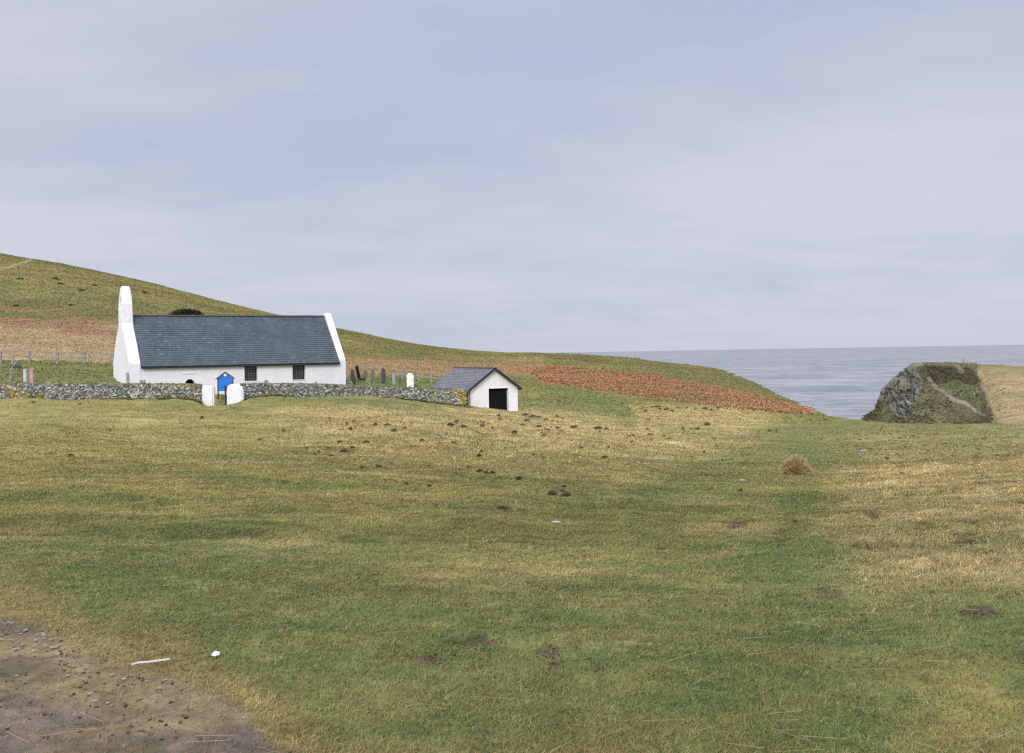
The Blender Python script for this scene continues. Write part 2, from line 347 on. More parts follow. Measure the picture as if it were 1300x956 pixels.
# ---------------------------------------------------------------- grass blades
def blades(name, n, dmin, dmax, mode, hmul, label, azr=31, wpx=.75, keep=None, hbase=.016, seg2=True):
    t = RNG.random(n)
    D = 1/(1/dmax+(1/dmin-1/dmax)*t) if mode == 'inv' else dmin*(dmax/dmin)**t
    a = np.radians(RNG.uniform(-azr, azr, n)); x = np.tan(a)*D; y = D
    cl = RNG.normal(0, .02, (n, 2)); x = x+cl[:, 0]; y = y+cl[:, 1]
    z = H(x, y); c, bare, tn, br = ground_col(x, y, z, True)
    u, v = to_uv(x, y, z)
    k = RNG.random(n) > bare*.80
    dens = .55+.75*fbm(x, y, .5, 3, 201)+.6*tn; k &= RNG.random(n) < np.clip(dens+.35, .15, 1)
    if keep is not None: k &= keep(x, y, u, v, D, br)
    x, y, z, c, tn, D = x[k], y[k], z[k], c[k], tn[k], D[k]; n = len(x)
    tufty = np.clip(fbm(x, y, .8, 3, 211)*1.2, 0, 1)
    h = (hbase+.022*RNG.random(n)+.0005*D+tn*(.012+.06*tufty))*hmul
    w = np.maximum(.0035, wpx*D/996.)*RNG.uniform(.6, 1.3, n)*(1+.3*tn)
    ang = RNG.uniform(0, 2*np.pi, n); lean = RNG.uniform(.7, 2., n)
    wind = .9+.5*fbm(x, y, 3, 2, 221)
    dx = np.cos(ang)*lean+.8*wind; dy = np.sin(ang)*lean+.15
    wa = RNG.uniform(-.9, .9, n)                     # blade width direction
    px, py = np.cos(wa)*w/2, np.sin(wa)*w/2
    b = np.stack([x, y, z-.01], 1); off = np.stack([px, py, 0*px], 1)
    mid = b+np.stack([dx*h*.3, dy*h*.3, h*.65], 1); tip = b+np.stack([dx*h*.95, dy*h*.95, h*(1-.2*lean)], 1)
    V = np.stack([b-off, b+off, mid+off*.8, mid-off*.8, tip], 1).reshape(-1, 3)
    i = 5*np.arange(n)[:, None]
    Fc = np.concatenate([i+[0, 1, 2], i+[0, 2, 3], i+[3, 2, 4]], 1).reshape(-1, 3)
    j = RNG.random(n); val = (RNG.uniform(.35, 1.65, n)*(1+.5*fbm(x, y, .17, 3, 231))*(1+.34*fbm(x*.35, y, .9, 4, 241)))[:, None]*1.25
    straw = np.array((.56, .43, .19))*K*1.15; lush = np.array((.095, .205, .06))*K*1.08
    mo = fbm(x*.7, y, .20, 3, 251)+.6*fbm(x*.6, y, .55, 2, 255)
    cc = c*val; s = (j < .15+.16*tn+.42*np.clip(mo, 0, 1))[:, None]; cc = np.where(s, straw*RNG.uniform(.6, 1.3, n)[:, None]*.62+c*.38, cc)
    s = (j > .90-.50*np.clip(-mo, 0, 1)*(1-.7*tn))[:, None]; cc = np.where(s, lush*.62*RNG.uniform(.6, 1.4, n)[:, None]+cc*.38, cc)
    o = mesh_np(name, V, Fc, M['blade'], np.repeat(np.clip(cc, .004, .8), 5, axis=0))
    return tag(o, label, 'grass', kind='stuff')
WU = [-260,-100,0,60,150,200,256,306,340,400,450,500,550,593,597,640,660,666]; WD = [67.5,68.6,70,70.4,71,71.4,71.5,72.5,74,75.6,76.8,77.4,77.8,77.4,77.6,79,79.4,80]
def foot(x, y, m=.15):
    c_, s_ = math.cos(R(31.1)), math.sin(R(31.1)); a = (x+29.82)*c_+(y-77.49)*s_; b_ = -(x+29.82)*s_+(y-77.49)*c_
    i1 = (a > -m) & (a < 17.9+m) & (b_ > -m) & (b_ < 7+m)
    c_, s_ = math.cos(R(28)), math.sin(R(28)); a = (x+3.33)*c_+(y-78)*s_; b_ = -(x+3.33)*s_+(y-78)*c_
    return i1 | ((a > -m) & (a < 4.22+m) & (b_ > -m) & (b_ < 7.2+m))
offwall = lambda x, y, u, v, D, br: ((D < np.interp(u, WU, WD)-.55) | (u > 668)) & ~foot(x, y)
blades('grass', 800000, 3.0, 30, 'log', 1., 'short windblown green and straw grass covering the near field', azr=41)
blades('grass', 520000, 10, 84, 'inv', 1.25, 'tan and olive grass further out across the field', keep=offwall, wpx=.62, azr=34)
def tufts(name, cx, cy, hh, nb, label, tint=None, spread=.4):
    n = len(cx); x = np.repeat(cx, nb); y = np.repeat(cy, nb); h = np.repeat(hh, nb)*RNG.uniform(.45, 1.15, n*nb); a = RNG.uniform(0, 2*np.pi, n*nb); r = np.abs(RNG.normal(0, 1, n*nb))*np.repeat(hh, nb)*spread
    x = x+np.cos(a)*r; y = y+np.sin(a)*r; z = H(x, y); c = ground_col(x, y, z)
    if tint is not None: c = c*.45+np.array(tint)*.55
    c = c*(RNG.uniform(.45, 1.7, n*nb)*np.repeat(RNG.uniform(.75, 1.3, n), nb))[:, None]
    w = np.maximum(.0035, .7*y/996)*RNG.uniform(.7, 1.3, n*nb); wa = RNG.uniform(-.9, .9, n*nb); l = RNG.uniform(.7, 1.9, n*nb)
    off = np.stack([np.cos(wa)*w/2, np.sin(wa)*w/2, 0*w], 1); b = np.stack([x, y, z-.02], 1); dx = np.cos(a)*l+.55; dy = np.sin(a)*l
    mid = b+np.stack([dx*h*.3, dy*h*.3, h*.7], 1); tip = b+np.stack([dx*h*.95, dy*h*.95, h*(1.-.27*l)], 1)
    V = np.stack([b-off, b+off, mid+off*.8, mid-off*.8, tip], 1).reshape(-1, 3); i = 5*np.arange(n*nb)[:, None]
    Fc = np.concatenate([i+[0, 1, 2], i+[0, 2, 3], i+[3, 2, 4]], 1).reshape(-1, 3)
    return tag(mesh_np(name, V, Fc, M['blade'], np.repeat(np.clip(c, .004, .85), 5, axis=0)), label, 'grass', kind='stuff')
n = 6600; D = 1/(1/70+(1/5.-1/70)*RNG.random(n)); u = RNG.uniform(-200, 1540, n); x = (u-650)/F*D; z = H(x, D); _, ba, tn_, _ = ground_col(x, D, z, True); uu_, vv_ = to_uv(x, D, z)
kk = (RNG.random(n) < .10+.75*tn_*(fbm(x, D, 2.2, 3, 401) > -.1)) & (ba < .4) & offwall(x, D, uu_, vv_, D, None); x, D, tn_ = x[kk], D[kk], tn_[kk]
tufts('grass_tufts', x, D, (.032+.0006*D+.048*tn_)*RNG.uniform(.6, 1.6, len(x)), 42, 'scattered tussocks of longer bleached grass over the field', (.40, .32, .16))
n = 2600; D = 1/(1/9+(1/3.6-1/9)*RNG.random(n)); u = RNG.uniform(-60, 520, n); x = (u-650)/F*D; _, vv_ = to_uv(x, D, H(x, D)); dl = vv_-soil_line(u)
kk = (dl > -60) & (dl < 70) & (RNG.random(n) < np.exp(-((dl+8)/32)**2)+.05)
tufts('dead_grass', x[kk], D[kk], RNG.uniform(.014, .034, kk.sum()), 30, 'matted dead straw coloured grass around the bare earth at lower left', (.44, .32, .14), 1.1)
ul = np.concatenate([RNG.uniform(-30, 256, 520), RNG.uniform(306, 596, 620)]); Dl = np.interp(ul, WU, WD)-.36-np.abs(RNG.normal(0, .12, len(ul))); tufts('wall_foot_grass', (ul-650)/F*Dl, Dl, RNG.uniform(.09, .24, len(ul)), 22, 'uneven longer grass along the foot of the stone walls')
def clods(us_, vs_, n, lo_, hi_):
    P = [hit(u, v) for u, v in zip(us_, vs_)]; P = np.array(P); s_ = RNG.uniform(lo_, hi_, len(P)); o_ = np.zeros(len(P))
    return hexes(P+np.array((0, 0, .004)), np.stack([s_, o_, o_], 1), np.stack([o_, s_*.8, o_], 1), np.stack([o_, o_, s_*.5], 1), jit=.35)
cu, cv = [], []
for a, b, w, h in ((618,815,24,7),(698,826,20,12),(700,845,14,10),(762,850,14,6),(553,838,26,7),(1050,757,34,7),(1240,780,30,9),(935,668,26,6),(1105,655,22,6),(1160,667,24,5),(1225,686,26,9),(712,628,10,4)):
    cu += list(RNG.normal(a, w*.6, 22)); cv += list(RNG.normal(b, h*.6, 22))
cu += list(RNG.uniform(-10, 240, 160)); cv += list(RNG.uniform(800, 945, 160))
Vc, Fcc = clods(cu, cv, 0, .002, .0075); cc_ = np.repeat(np.array((.085, .06, .04))[None]*RNG.uniform(.5, 1.6, len(cu))[:, None], 8, axis=0)
tag(mesh_np('earth_crumbs', Vc, Fcc, M['stone'], cc_), 'crumbs of dark earth scattered on the bare patches', 'soil', kind='stuff')
# bracken: coarse rusty fronds
def clumps(name, n, poly, dlo, dhi, urange, vrange, size, colour, label, cat, test):
    out = []; D = RNG.uniform(dlo, dhi, n); u = RNG.uniform(urange[0], urange[1], n); x = (u-650)/F*D; y = D; z = H(x, y)
    c, bare, tn, br = ground_col(x, y, z, True); uu, vv = to_uv(x, y, z)
    k = test(uu, vv, D, br, c); x, y, z, c, D = x[k], y[k], z[k], c[k], D[k]; n = len(x); Vs = []; Cs = []
    for s in range(3):
        ang = RNG.uniform(0, 2*np.pi, n); sz = size*(.55+.45*np.clip(D/150, .3, 2)); h = sz*RNG.uniform(.5, 1.2, n); w = sz*RNG.uniform(.35, .8, n); wa = RNG.uniform(-1.2, 1.2, n)
        b = np.stack([x+RNG.normal(0, size*.5, n), y+RNG.normal(0, size*.5, n), z-.05], 1); off = np.stack([np.cos(wa)*w/2, np.sin(wa)*w/2, 0*w], 1)
        mid = b+np.stack([np.cos(ang)*h*.4, np.sin(ang)*h*.4, h*.7], 1); tip = b+np.stack([np.cos(ang)*h*1.1, np.sin(ang)*h*1.1, h*.55], 1)
        Vs.append(np.stack([b-off*.4, b+off*.4, mid+off, mid-off, tip], 1)); Cs.append(np.repeat(c*RNG.uniform(.7, 1.75, n)[:, None], 5, axis=0).reshape(n, 5, 3))
    V = np.concatenate(Vs).reshape(-1, 3); C = np.concatenate(Cs).reshape(-1, 3); i = 5*np.arange(3*n)[:, None]
    Fc = np.concatenate([i+[0, 1, 2], i+[0, 2, 3], i+[3, 2, 4]], 1).reshape(-1, 3)
    return tag(mesh_np(name, V, Fc, M['bracken'], np.clip(C, .004, .8)), label, cat, kind='stuff')
clumps('bracken', 60000, None, 95, 255, (660, 1045), None, .42, None, 'rusty dead bracken covering the slope above the cliff edge', 'bracken', lambda u, v, D, br, c: br)
clumps('rough_grass', 150000, None, 74, 430, (-20, 1060), None, .22, None, 'rough pale grass growing on the far slopes', 'grass', lambda u, v, D, br, c: (~br) & (u > 0) & (D > np.interp(u, WU, WD)+.6) & ~foot((u-650)/F*D, D, .5))

# ---------------------------------------------------------------- loose straw
n = 640; D = 1/(1/16+(1/3.4-1/16)*RNG.random(n)); u = RNG.uniform(-40, 1340, n); x = (u-650)/F*D; y = D; z = H(x, y)+.035
ub, vb = to_uv(x, y, z); kk = RNG.random(n) < np.maximum(.22+.5*sst(500, 1100, u), np.where(vb > soil_line(ub)-20, .9, 0)); x, y, z, D = x[kk], y[kk], z[kk], D[kk]; n = len(x)
L = RNG.uniform(.03, .11, n); a = RNG.normal(0, .6, n); w = np.maximum(.0022, .35*D/996)
p0 = np.stack([x, y, z], 1); d = np.stack([np.cos(a)*L, np.sin(a)*L, RNG.uniform(-.006, .012, n)], 1); s = np.stack([-np.sin(a)*w, np.cos(a)*w, 0*w], 1)*.5; s2 = np.stack([0*w, 0*w, w*.7], 1)*.5
A_ = d; V, Fc = hexes(p0+np.array((0, 0, 0)), d, s, s2)
col = np.repeat(np.array((.55, .44, .24))[None]*RNG.uniform(.6, 1.1, n)[:, None]*.8, 8, axis=0)
tag(mesh_np('loose_straw', V, Fc, M['blade'], col), 'pale straw stalks blown over the near turf', 'straw', kind='stuff')

# ---------------------------------------------------------------- chapel
CX, CY, CT = -29.82, 77.49, R(31.1); CL, CW, TL, TR = 16.45, 7.0, .85, .575
ZB = -3.2; EF, EB, ZR = -.47-ZB, -.15-ZB, 3.5-ZB
TOT = TL+CL+TR
ch = empty('chapel', (CX, CY, ZB), CT, label='whitewashed stone chapel with slate roof and tall bellcote behind the stone wall', cat='chapel')
def wall_t(u):                                        # distance along the chapel front seen at column u
    k = (u-650)/F; c, s = math.cos(CT), math.sin(CT)
    return (k*CY-CX)/(c-k*s)
def cz(u, v): t = wall_t(u); return zof(u, v, CY+t*math.sin(CT))-ZB
w1 = (wall_t(310), wall_t(326.5), cz(318, 483.6), cz(318, 461.6)); w2 = (wall_t(371), wall_t(387.3), cz(379, 482), cz(379, 460.9))
d0, d1, dt = wall_t(234), wall_t(247), cz(240, 481.3)
rect = lambda a, b, c, d: [(a, c), (b, c), (b, d), (a, d)]
dm = (d0+d1)/2; dw = (d1-d0)/2
arch = [(d0, -1.0)]+[(d1, -1.0)]+[(dm+dw*math.cos(t), dt-.5+.5*math.sin(t)**.85) for t in np.linspace(0.001, math.pi-.001, 11)]
outer = [(TL-.02, -1.2), (TOT-TR+.02, -1.2), (TOT-TR+.02, EF), (TL-.02, EF)]
obj('wall', prism(outer, [rect(*w1), rect(*w2), arch], 0, .6, lambda a, b, t: (a, t, b)), M['lime'], ch)
obj('wall', box(bmesh.new(), TL, TOT-TR, CW-.6, CW, -1.2, EB), M['lime'], ch)
def gable_profile(bell):
    mid = CW/2; s = .22
    fr = [(0, -1.5), (-.03, EF-.05), (-.02, EF+.12)]
    slope = (ZR-EF)/(mid)
    if bell:
        sh = 2.62-ZB
        fr += [(mid*.32, EF+.12+slope*mid*.32+.12), (mid*.62, EF+.16+slope*mid*.62), (mid-.95, sh-.1), (mid-.84, sh+.25), (mid-.80, 4.4-ZB), (mid-.68, 5.0-ZB), (mid-.52, 5.5-ZB), (mid-.36, 5.78-ZB), (mid-.14, 5.86-ZB),
               (mid+.14, 5.86-ZB), (mid+.36, 5.78-ZB), (mid+.52, 5.5-ZB), (mid+.66, 5.0-ZB), (mid+.76, 4.4-ZB), (mid+.80, sh+.25), (mid+.95, sh-.1)]
        fr += [(CW-mid*.45, EB+.16+slope*mid*.45), (CW+.02, EB+.1), (CW+.02, -1.5)]
    else:
        fr += [(mid-.2, ZR+.30), (mid+.2, ZR+.30), (CW+.02, EB+.12), (CW, -1.5)]
    return fr
mid = CW/2
bell = [(mid-.27, 4.0-ZB), (mid+.27, 4.0-ZB), (mid+.27, 4.7-ZB), (mid+.14, 4.95-ZB), (mid-.14, 4.95-ZB), (mid-.27, 4.7-ZB)]
def gable(bellq, x0, x1):
    bm = prism(gable_profile(bellq), [bell] if bellq else [], x0, x1, lambda a, b, t: (t, a, b))
    # narrow the bellcote a little towards its top
    if bellq:
        for v in bm.verts:
            if v.co.z > 4.3-ZB:
                f = 1-.30*(v.co.z-(4.3-ZB))/1.6; v.co.x = (x0+x1)/2+(v.co.x-(x0+x1)/2)*f
    es = [e for e in bm.edges if e.is_manifold and len(e.link_faces) == 2 and e.calc_face_angle(0) > .6 and min(v.co.z for v in e.verts) > 1]
    bmesh.ops.bevel(bm, geom=es, offset=.05, segments=2, affect='EDGES')
    return bm
obj('bellcote_gable', gable(True, 0, TL), M['lime'], ch)
obj('gable', gable(False, TOT-TR, TOT), M['lime'], ch)
# roof: deck and individual slates in one mesh
def slated(x0, x1, eave, ridge, expo, wid, tint, axis=0):
    """slates between eave point (y,z) and ridge point (y,z); runs along x (axis 0) or y (axis 1)"""
    ey, ez = eave; ry, rz = ridge; Ls = math.hypot(ry-ey, rz-ez); dy, dz = (ry-ey)/Ls, (rz-ez)/Ls; ny, nz = (-dz, dy) if dy > 0 else (dz, -dy)
    if nz < 0: ny, nz = -ny, -nz
    C, A, B, Nn = [], [], [], []; rows = int(Ls/expo)+1
    for r_ in range(rows):
        s0 = r_*expo; s1 = min(s0+expo*1.25, Ls); sm = (s0+s1)/2; off = (r_ % 2)*wid/2; x = x0-off
        while x < x1-.02:
            w = wid*random.uniform(.85, 1.15); a = max(x, x0); b = min(x+w, x1)
            if b-a > .03:
                c = ((a+b)/2, ey+dy*sm+ny*.035, ez+dz*sm+nz*.035); tl = random.uniform(.010, .02)
                C.append(c); A.append(((b-a)/2-.006, 0, 0)); B.append((0, dy*(s1-s0)/2-ny*tl, dz*(s1-s0)/2-nz*tl)); Nn.append((0, ny*.012, nz*.012))
            x += w
    C, A, B, Nn = map(np.array, (C, A, B, Nn)); V, Fc = hexes(C, A, B, Nn)
    v_ = RNG.normal(1, .085, len(C)); v_[RNG.random(len(C)) < .04] *= 1.35
    col = np.array(tint)[None]*v_[:, None]*(1+RNG.normal(0, .018, (len(C), 3)))
    return V, Fc, np.repeat(np.clip(col, .01, 1), 8, axis=0)
def deck(P):                                          # closed solid from 6 profile points x two ends
    pass
sl = (.058, .080, .092)
def roofmesh(parts, deckV, deckF, name, parent, m, swap=False):
    Vs = [deckV]; Fs = [deckF]; Cs = [np.tile(np.array(sl)*.6, (len(deckV), 1))]; o = len(deckV)
    for V, Fc, c in parts: Vs.append(V); Fs.append(Fc+o); Cs.append(c); o += len(V)
    V = np.vstack(Vs)
    if swap: V = V[:, [1, 0, 2]]
    return mesh_np(name, V, np.vstack(Fs), m, np.vstack(Cs), parent=parent)
def deckbox(x0, x1, ef, rg, eb, th=.10):
    V = np.array([(x, p[0], p[1]-(0 if k == 0 else th)) for x in (x0, x1) for p in (ef, rg, eb) for k in (0, 1)], float)
    # order: x0: ef_t ef_b rg_t rg_b eb_t eb_b ; x1 same +6
    F_ = np.array([(0,2,8,6),(2,4,10,8),(1,7,9,3),(3,9,11,5),(0,6,7,1),(4,5,11,10),(0,1,3,2),(2,3,5,4),(6,8,9,7),(8,10,11,9)])
    return V, F_
ef = (-.17, EF-.17*(ZR-EF)/mid); rg = (mid, ZR-.03); eb = (CW+.17, EB-.17*(ZR-EB)/mid)
dv, df = deckbox(TL+.003, TL+CL-.003, ef, rg, eb)
roofmesh([slated(TL+.01, TL+CL-.01, ef, rg, .235, .33, sl), slated(TL+.01, TL+CL-.01, eb, rg, .235, .33, sl)], dv, df, 'roof', ch, M['slate'])
bm = bmesh.new(); x = TL+.02
while x < TL+CL-.1:
    w = min(.46, TL+CL-.02-x); box(bm, x, x+w-.012, mid-.15, mid+.15, ZR-.03, ZR+.075+random.uniform(-.008, .008), .03); x += .46
obj('ridge_tiles', bm, M['ridge'], ch)
bm = bmesh.new(); box(bm, TL+.01, TL+CL-.01, ef[0]-.10, ef[0]-.003, ef[1]-.14, ef[1]-.02, .02); obj('gutter', bm, M['black'], ch)
for (a, b, zb_, zt) in (w1, w2):
    wn = obj('window', prism(rect(a-.01, b+.01, zb_-.01, zt+.01), [rect(a+.05, b-.05, zb_+.05, zt-.05)], .26, .34, lambda p, q_, t: (p, t, q_)), M['black'], ch)
    obj('pane', box(bmesh.new(), a+.045, b-.045, .30, .315, zb_+.045, zt-.045), M['glass'], wn)
    bm = bmesh.new()
    for i in range(1, 5): xx = a+(b-a)*i/5; box(bm, xx-.018, xx+.018, .27, .295, zb_+.05, zt-.05)
    for i in range(1, 7): zz = zb_+(zt-zb_)*i/7; box(bm, a+.05, b-.05, .272, .297, zz-.016, zz+.016)
    obj('lattice', bm, M['lead'], wn)
    obj('sill', box(bmesh.new(), a-.06, b+.06, -.05, .25, zb_-.07, zb_-.005, .012), M['lime'], ch)
    obj('lintel', box(bmesh.new(), a-.05, b+.05, -.012, .2, zt+.006, zt+.05, .004), M['black'], ch)
dd = obj('door', box(bmesh.new(), d0+.02, d1-.02, .42, .48, -1.0, dt-.02), M['dark'], ch)
obj('handle', box(bmesh.new(), d1-.2, d1-.16, .39, .42, .75, .9, .008), M['black'], dd)
obj('drip_stone', box(bmesh.new(), wall_t(231), wall_t(248.5), -.05, .1, cz(240, 474.6), cz(240, 474.1)+.03, .01), M['lime'], ch)

# ---------------------------------------------------------------- dry stone boundary walls
def stone_wall(label, path, seed, ochre):
    """path: list of (x,y,ztop); double-faced dry stone wall"""
    rs = np.random.default_rng(seed); P = np.array(path, float); seg = np.hypot(*np.diff(P[:, :2], axis=0).T); S = np.concatenate([[0], np.cumsum(seg)])
    tot = S[-1]; f = lambda s: np.array([np.interp(s, S, P[:, k]) for k in range(3)]).T
    half = .27; C, A, B, Nn, CC = [], [], [], [], []
    def add(s, z, w, h, side, kind):
        p = f(s); q_ = f(min(s+.05, tot)); p0 = f(max(s-.05, 0)); t = (q_-p0)[:2]; t /= np.hypot(*t)+1e-9; nrm = np.array((t[1], -t[0]))
        if nrm[1] > 0: nrm = -nrm
        off = half*(1 if side == 0 else -1)+rs.uniform(-.02, .035)*(1 if side == 0 else -1)
        if kind == 'cope': off = rs.uniform(-.05, .05)
        c = (p[0]+nrm[0]*off, p[1]+nrm[1]*off, z); C.append(c)
        ro = rs.normal(0, .22); ca, sa = math.cos(ro), math.sin(ro)
        A.append((t[0]*w/2*ca, t[1]*w/2*ca, w/2*sa)); B.append((-t[0]*h/2*sa, -t[1]*h/2*sa, h/2*ca))
        dn = .12 if kind != 'cope' else half+.04; Nn.append((nrm[0]*dn, nrm[1]*dn, 0))
        r = rs.random(); uu, vv = to_uv(c[0], c[1], z)
        if r < .26: b = np.array((.40, .41, .37))*rs.uniform(.7, 1.3)
        elif r < .62: b = np.array((.19, .20, .185))*rs.uniform(.7, 1.2)
        elif r < .88: b = np.array((.085, .092, .08))*rs.uniform(.7, 1.2)
        elif r < .96: b = np.array((.22, .20, .11))
        else: b = np.array((.25, .17, .12))
        if kind == 'cope': b = b*.3+np.array((.16, .145, .075))*.7
        for (a0, b0, rr, pr) in ochre:
            if math.hypot(float(uu)-a0, float(vv)-b0) < rr and rs.random() < pr: b = np.array((.36, .27, .05))*rs.uniform(.5, 1.1)
        CC.append(b)
    for side in (0, 1):
        zc = 0; k = 0
        while zc < 1.9:
            h = rs.uniform(.065, .115); s = rs.uniform(0, .1)
            while s < tot:
                w = rs.uniform(.06, .17); p = f(s+w/2); gz = float(H(p[0], p[1]))-.15; z = p[2]-zc-h/2-.08
                if z > gz and s+w/2 < tot: add(s+w/2, z, w*1.02, h*1.05, side, 'face')
                s += w
            zc += h*.97
    s = 0
    while s < tot:
        w = rs.uniform(.12, .3); p = f(s+w/2); add(min(s+w/2, tot), p[2]-.05+rs.uniform(-.02, .03), w, .12, 0, 'cope'); s += w*.95
    C, A, B, Nn = map(np.array, (C, A, B, Nn)); V, Fc = hexes(C, A, B, Nn, jit=.10); CC = np.repeat(np.array(CC), 8, axis=0)
    # earth core
    ss = np.linspace(0, tot, int(tot/.5)+2); cp = f(ss); t = np.gradient(cp[:, :2], axis=0); t /= np.hypot(t[:, 0], t[:, 1])[:, None]; nn = np.stack([t[:, 1], -t[:, 0]], 1)*.25
    gz = H(cp[:, 0], cp[:, 1])-.6; o = len(V); cv = []
    for sg, top in ((1, 0), (1, 1), (-1, 1), (-1, 0)):
        cv.append(np.stack([cp[:, 0]+sg*nn[:, 0], cp[:, 1]+sg*nn[:, 1], np.where(top, cp[:, 2]-.1, gz)], 1))
    m_ = len(ss); V2 = np.vstack(cv); fs = []
    for a, b in ((0, 1), (1, 2), (2, 3)):
        for i in range(m_-1): fs.append((a*m_+i, a*m_+i+1, b*m_+i+1, b*m_+i))
    fs += [(0, m_, 2*m_, 3*m_), (m_-1, 2*m_-1, 3*m_-1, 4*m_-1)]
    V = np.vstack([V, V2]); Fc = np.vstack([Fc, np.array(fs)+o]); CC = np.vstack([CC, np.tile((.045, .042, .035), (len(V2), 1))])
    return tag(mesh_np('stone_wall', V, Fc, M['stone'], CC), label, 'stone wall')
lw = [at(u, v, D) for u, v, D in ((-260,489,67.5),(-100,486.5,68.6),(0,485.8,70),(60,486,70.4),(150,486.8,71),(200,486.8,71.4),(256,487.5,72))]
rw = [at(u, v, D) for u, v, D in ((306,487,73),(340,486.5,74),(400,487,75.6),(450,489,76.8),(500,491,77.4),(550,493.5,77.8),(593,495.5,77.4))]
stone_wall('long grey dry stone wall left of the gateway, yellow lichen along its foot', lw, 5, [(20,502,7,.6),(34,503,5,.6),(49,501,4,.8),(9,491,3,.5),(60,504,4,.4),(14,496,4,.5),(225,488,30,.06)])
stone_wall('curving grey dry stone wall running from the gateway to the small shed', rw, 6, [(589,505,7,.8),(551,503,3,.8),(430,488,200,.02),(582,500,4,.3)])

# whitewashed gate pillars
def pillar(label, prof, D, th, lean=0):
    cx = sum(p[0] for p in prof)/len(prof); X0, Y0, Z0 = at(cx, max(p[1] for p in prof), D); Z0 -= .1
    pts = [(at(u, v, D)[0]-X0, at(u, v, D)[2]-Z0) for u, v in prof]
    bm = prism(pts, [], 0, th, lambda a, b, t: (a, t, b)); 
    bmesh.ops.bevel(bm, geom=[e for e in bm.edges if len(e.link_faces) == 2 and e.calc_face_angle(0) > .5], offset=.09, segments=3, affect='EDGES')
    o = obj('gate_pillar', bm, M['lime'], smooth=False); o.location = (X0, Y0, Z0); tag(o, label, 'gate pillar', 'white gate pillars'); return o
pillar('low white gate pillar at the end of the left stone wall', [(254.5,490.5),(260,489.5),(270.8,490),(271.4,522),(262,520),(255,512),(254.5,500)], 71.7, .5)
pillar('tall rounded white gate pillar right of the gateway', [(287.6,492),(289.5,488.8),(294,487.6),(300,488.2),(305,490.5),(308,494),(308.3,507),(306,511.5),(303,515),(299.5,519),(297,527),(287.8,527)], 72.0, .5)
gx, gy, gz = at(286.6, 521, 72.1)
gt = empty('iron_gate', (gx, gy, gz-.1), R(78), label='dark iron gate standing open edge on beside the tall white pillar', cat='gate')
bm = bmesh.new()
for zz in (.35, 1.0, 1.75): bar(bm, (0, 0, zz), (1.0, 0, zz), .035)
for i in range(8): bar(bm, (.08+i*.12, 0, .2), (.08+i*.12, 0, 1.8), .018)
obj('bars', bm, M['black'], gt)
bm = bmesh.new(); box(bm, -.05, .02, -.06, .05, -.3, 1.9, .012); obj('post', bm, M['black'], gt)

# notice board
NB = 75.6
nx, ny, nz = at(286, 504, NB); nb = empty('notice_board', (nx, ny, nz), R(8), label='bright blue house shaped notice board with white roundel seen through the gateway', cat='notice board')
L_ = lambda u, v: (at(u, v, NB)[0]-nx, at(u, v, NB)[2]-nz)
P_ = [L_(277.4, 496.5), L_(294.8, 496.5), L_(294.8, 479.6), L_(285.8, 473.0), L_(277.4, 480)]
obj('panel', prism(P_, [], -.03, .03, lambda a, b, t: (a, t, b)), M['blue'], nb)
(ax, az), (lx, lz), (rx, rz_) = L_(285.8, 472.2), L_(274.2, 481.4), L_(298, 480.6)
bm = bmesh.new(); bar(bm, (ax+.01, 0, az), (lx, 0, lz), .3, .05, (0, 0, 1)); obj('roof_board', bm, M['trim'], nb)
bm = bmesh.new(); bar(bm, (ax+.03, 0, az-.02), (rx, 0, rz_), .3, .05, (0, 0, 1)); obj('roof_board', bm, M['trim'], nb)
for uu in (276.9, 295.3):
    px = L_(uu, 480)[0]; obj('post', box(bmesh.new(), px-.045, px+.045, -.045, .045, -.4, L_(uu, 480)[1]+.02, .008), M['trim'], nb)
bm = bmesh.new(); bmesh.ops.create_cone(bm, cap_ends=True, segments=24, radius1=.115, radius2=.115, depth=.02)
bmesh.ops.rotate(bm, cent=(0, 0, 0), matrix=__import__('mathutils').Matrix.Rotation(R(90), 3, 'X'), verts=bm.verts); bmesh.ops.translate(bm, vec=(L_(285.8, 476)[0], -.043, L_(285.8, 475.8)[1]), verts=bm.verts)
obj('roundel', bm, M['white'], nb)

# ---------------------------------------------------------------- shed
SX, SY, ST = -3.33, 78.0, R(28); SW, SL = 4.22, 7.2
ZS = -4.6; SE, SRG = -2.78-ZS, -1.27-ZS
sh = empty('shed', (SX, SY, ZS), ST, label='small white gabled shed with slate roof and black doorway at the wall end', cat='shed')
def sh_t(u): k = (u-650)/F; c, s = math.cos(ST), math.sin(ST); return (k*SY-SX)/(c-k*s)
q0, q1 = sh_t(619.6), sh_t(644.6); qt = zof(632, 493, SY+(q0+q1)/2*math.sin(ST))-ZS
obj('wall', prism([(0, -.6), (SW, -.6), (SW, SE), (SW/2, SRG-.07), (0, SE)], [rect(q0, q1, -.5, qt)], 0, .28, lambda a, b, t: (a, t, b)), M['lime'], sh)
obj('wall', prism([(0, -.6), (SW, -.6), (SW, SE), (SW/2, SRG-.07), (0, SE)], [], SL-.28, SL, lambda a, b, t: (a, t, b)), M['lime'], sh)
for a, b in ((0, .28), (SW-.28, SW)): obj('wall', box(bmesh.new(), a, b, .282, SL-.282, -.6, SE-.02), M['lime'], sh)
dr = obj('door', box(bmesh.new(), q0-.02, q1+.02, .285, .33, -.5, qt+.02), M['dark'], sh)
bm = bmesh.new()
for i in range(1, 8): xx = q0+(q1-q0)*i/8; box(bm, xx-.012, xx+.012, .27, .284, -.3, qt)
obj('plank_joint', bm, M['dark'], dr)
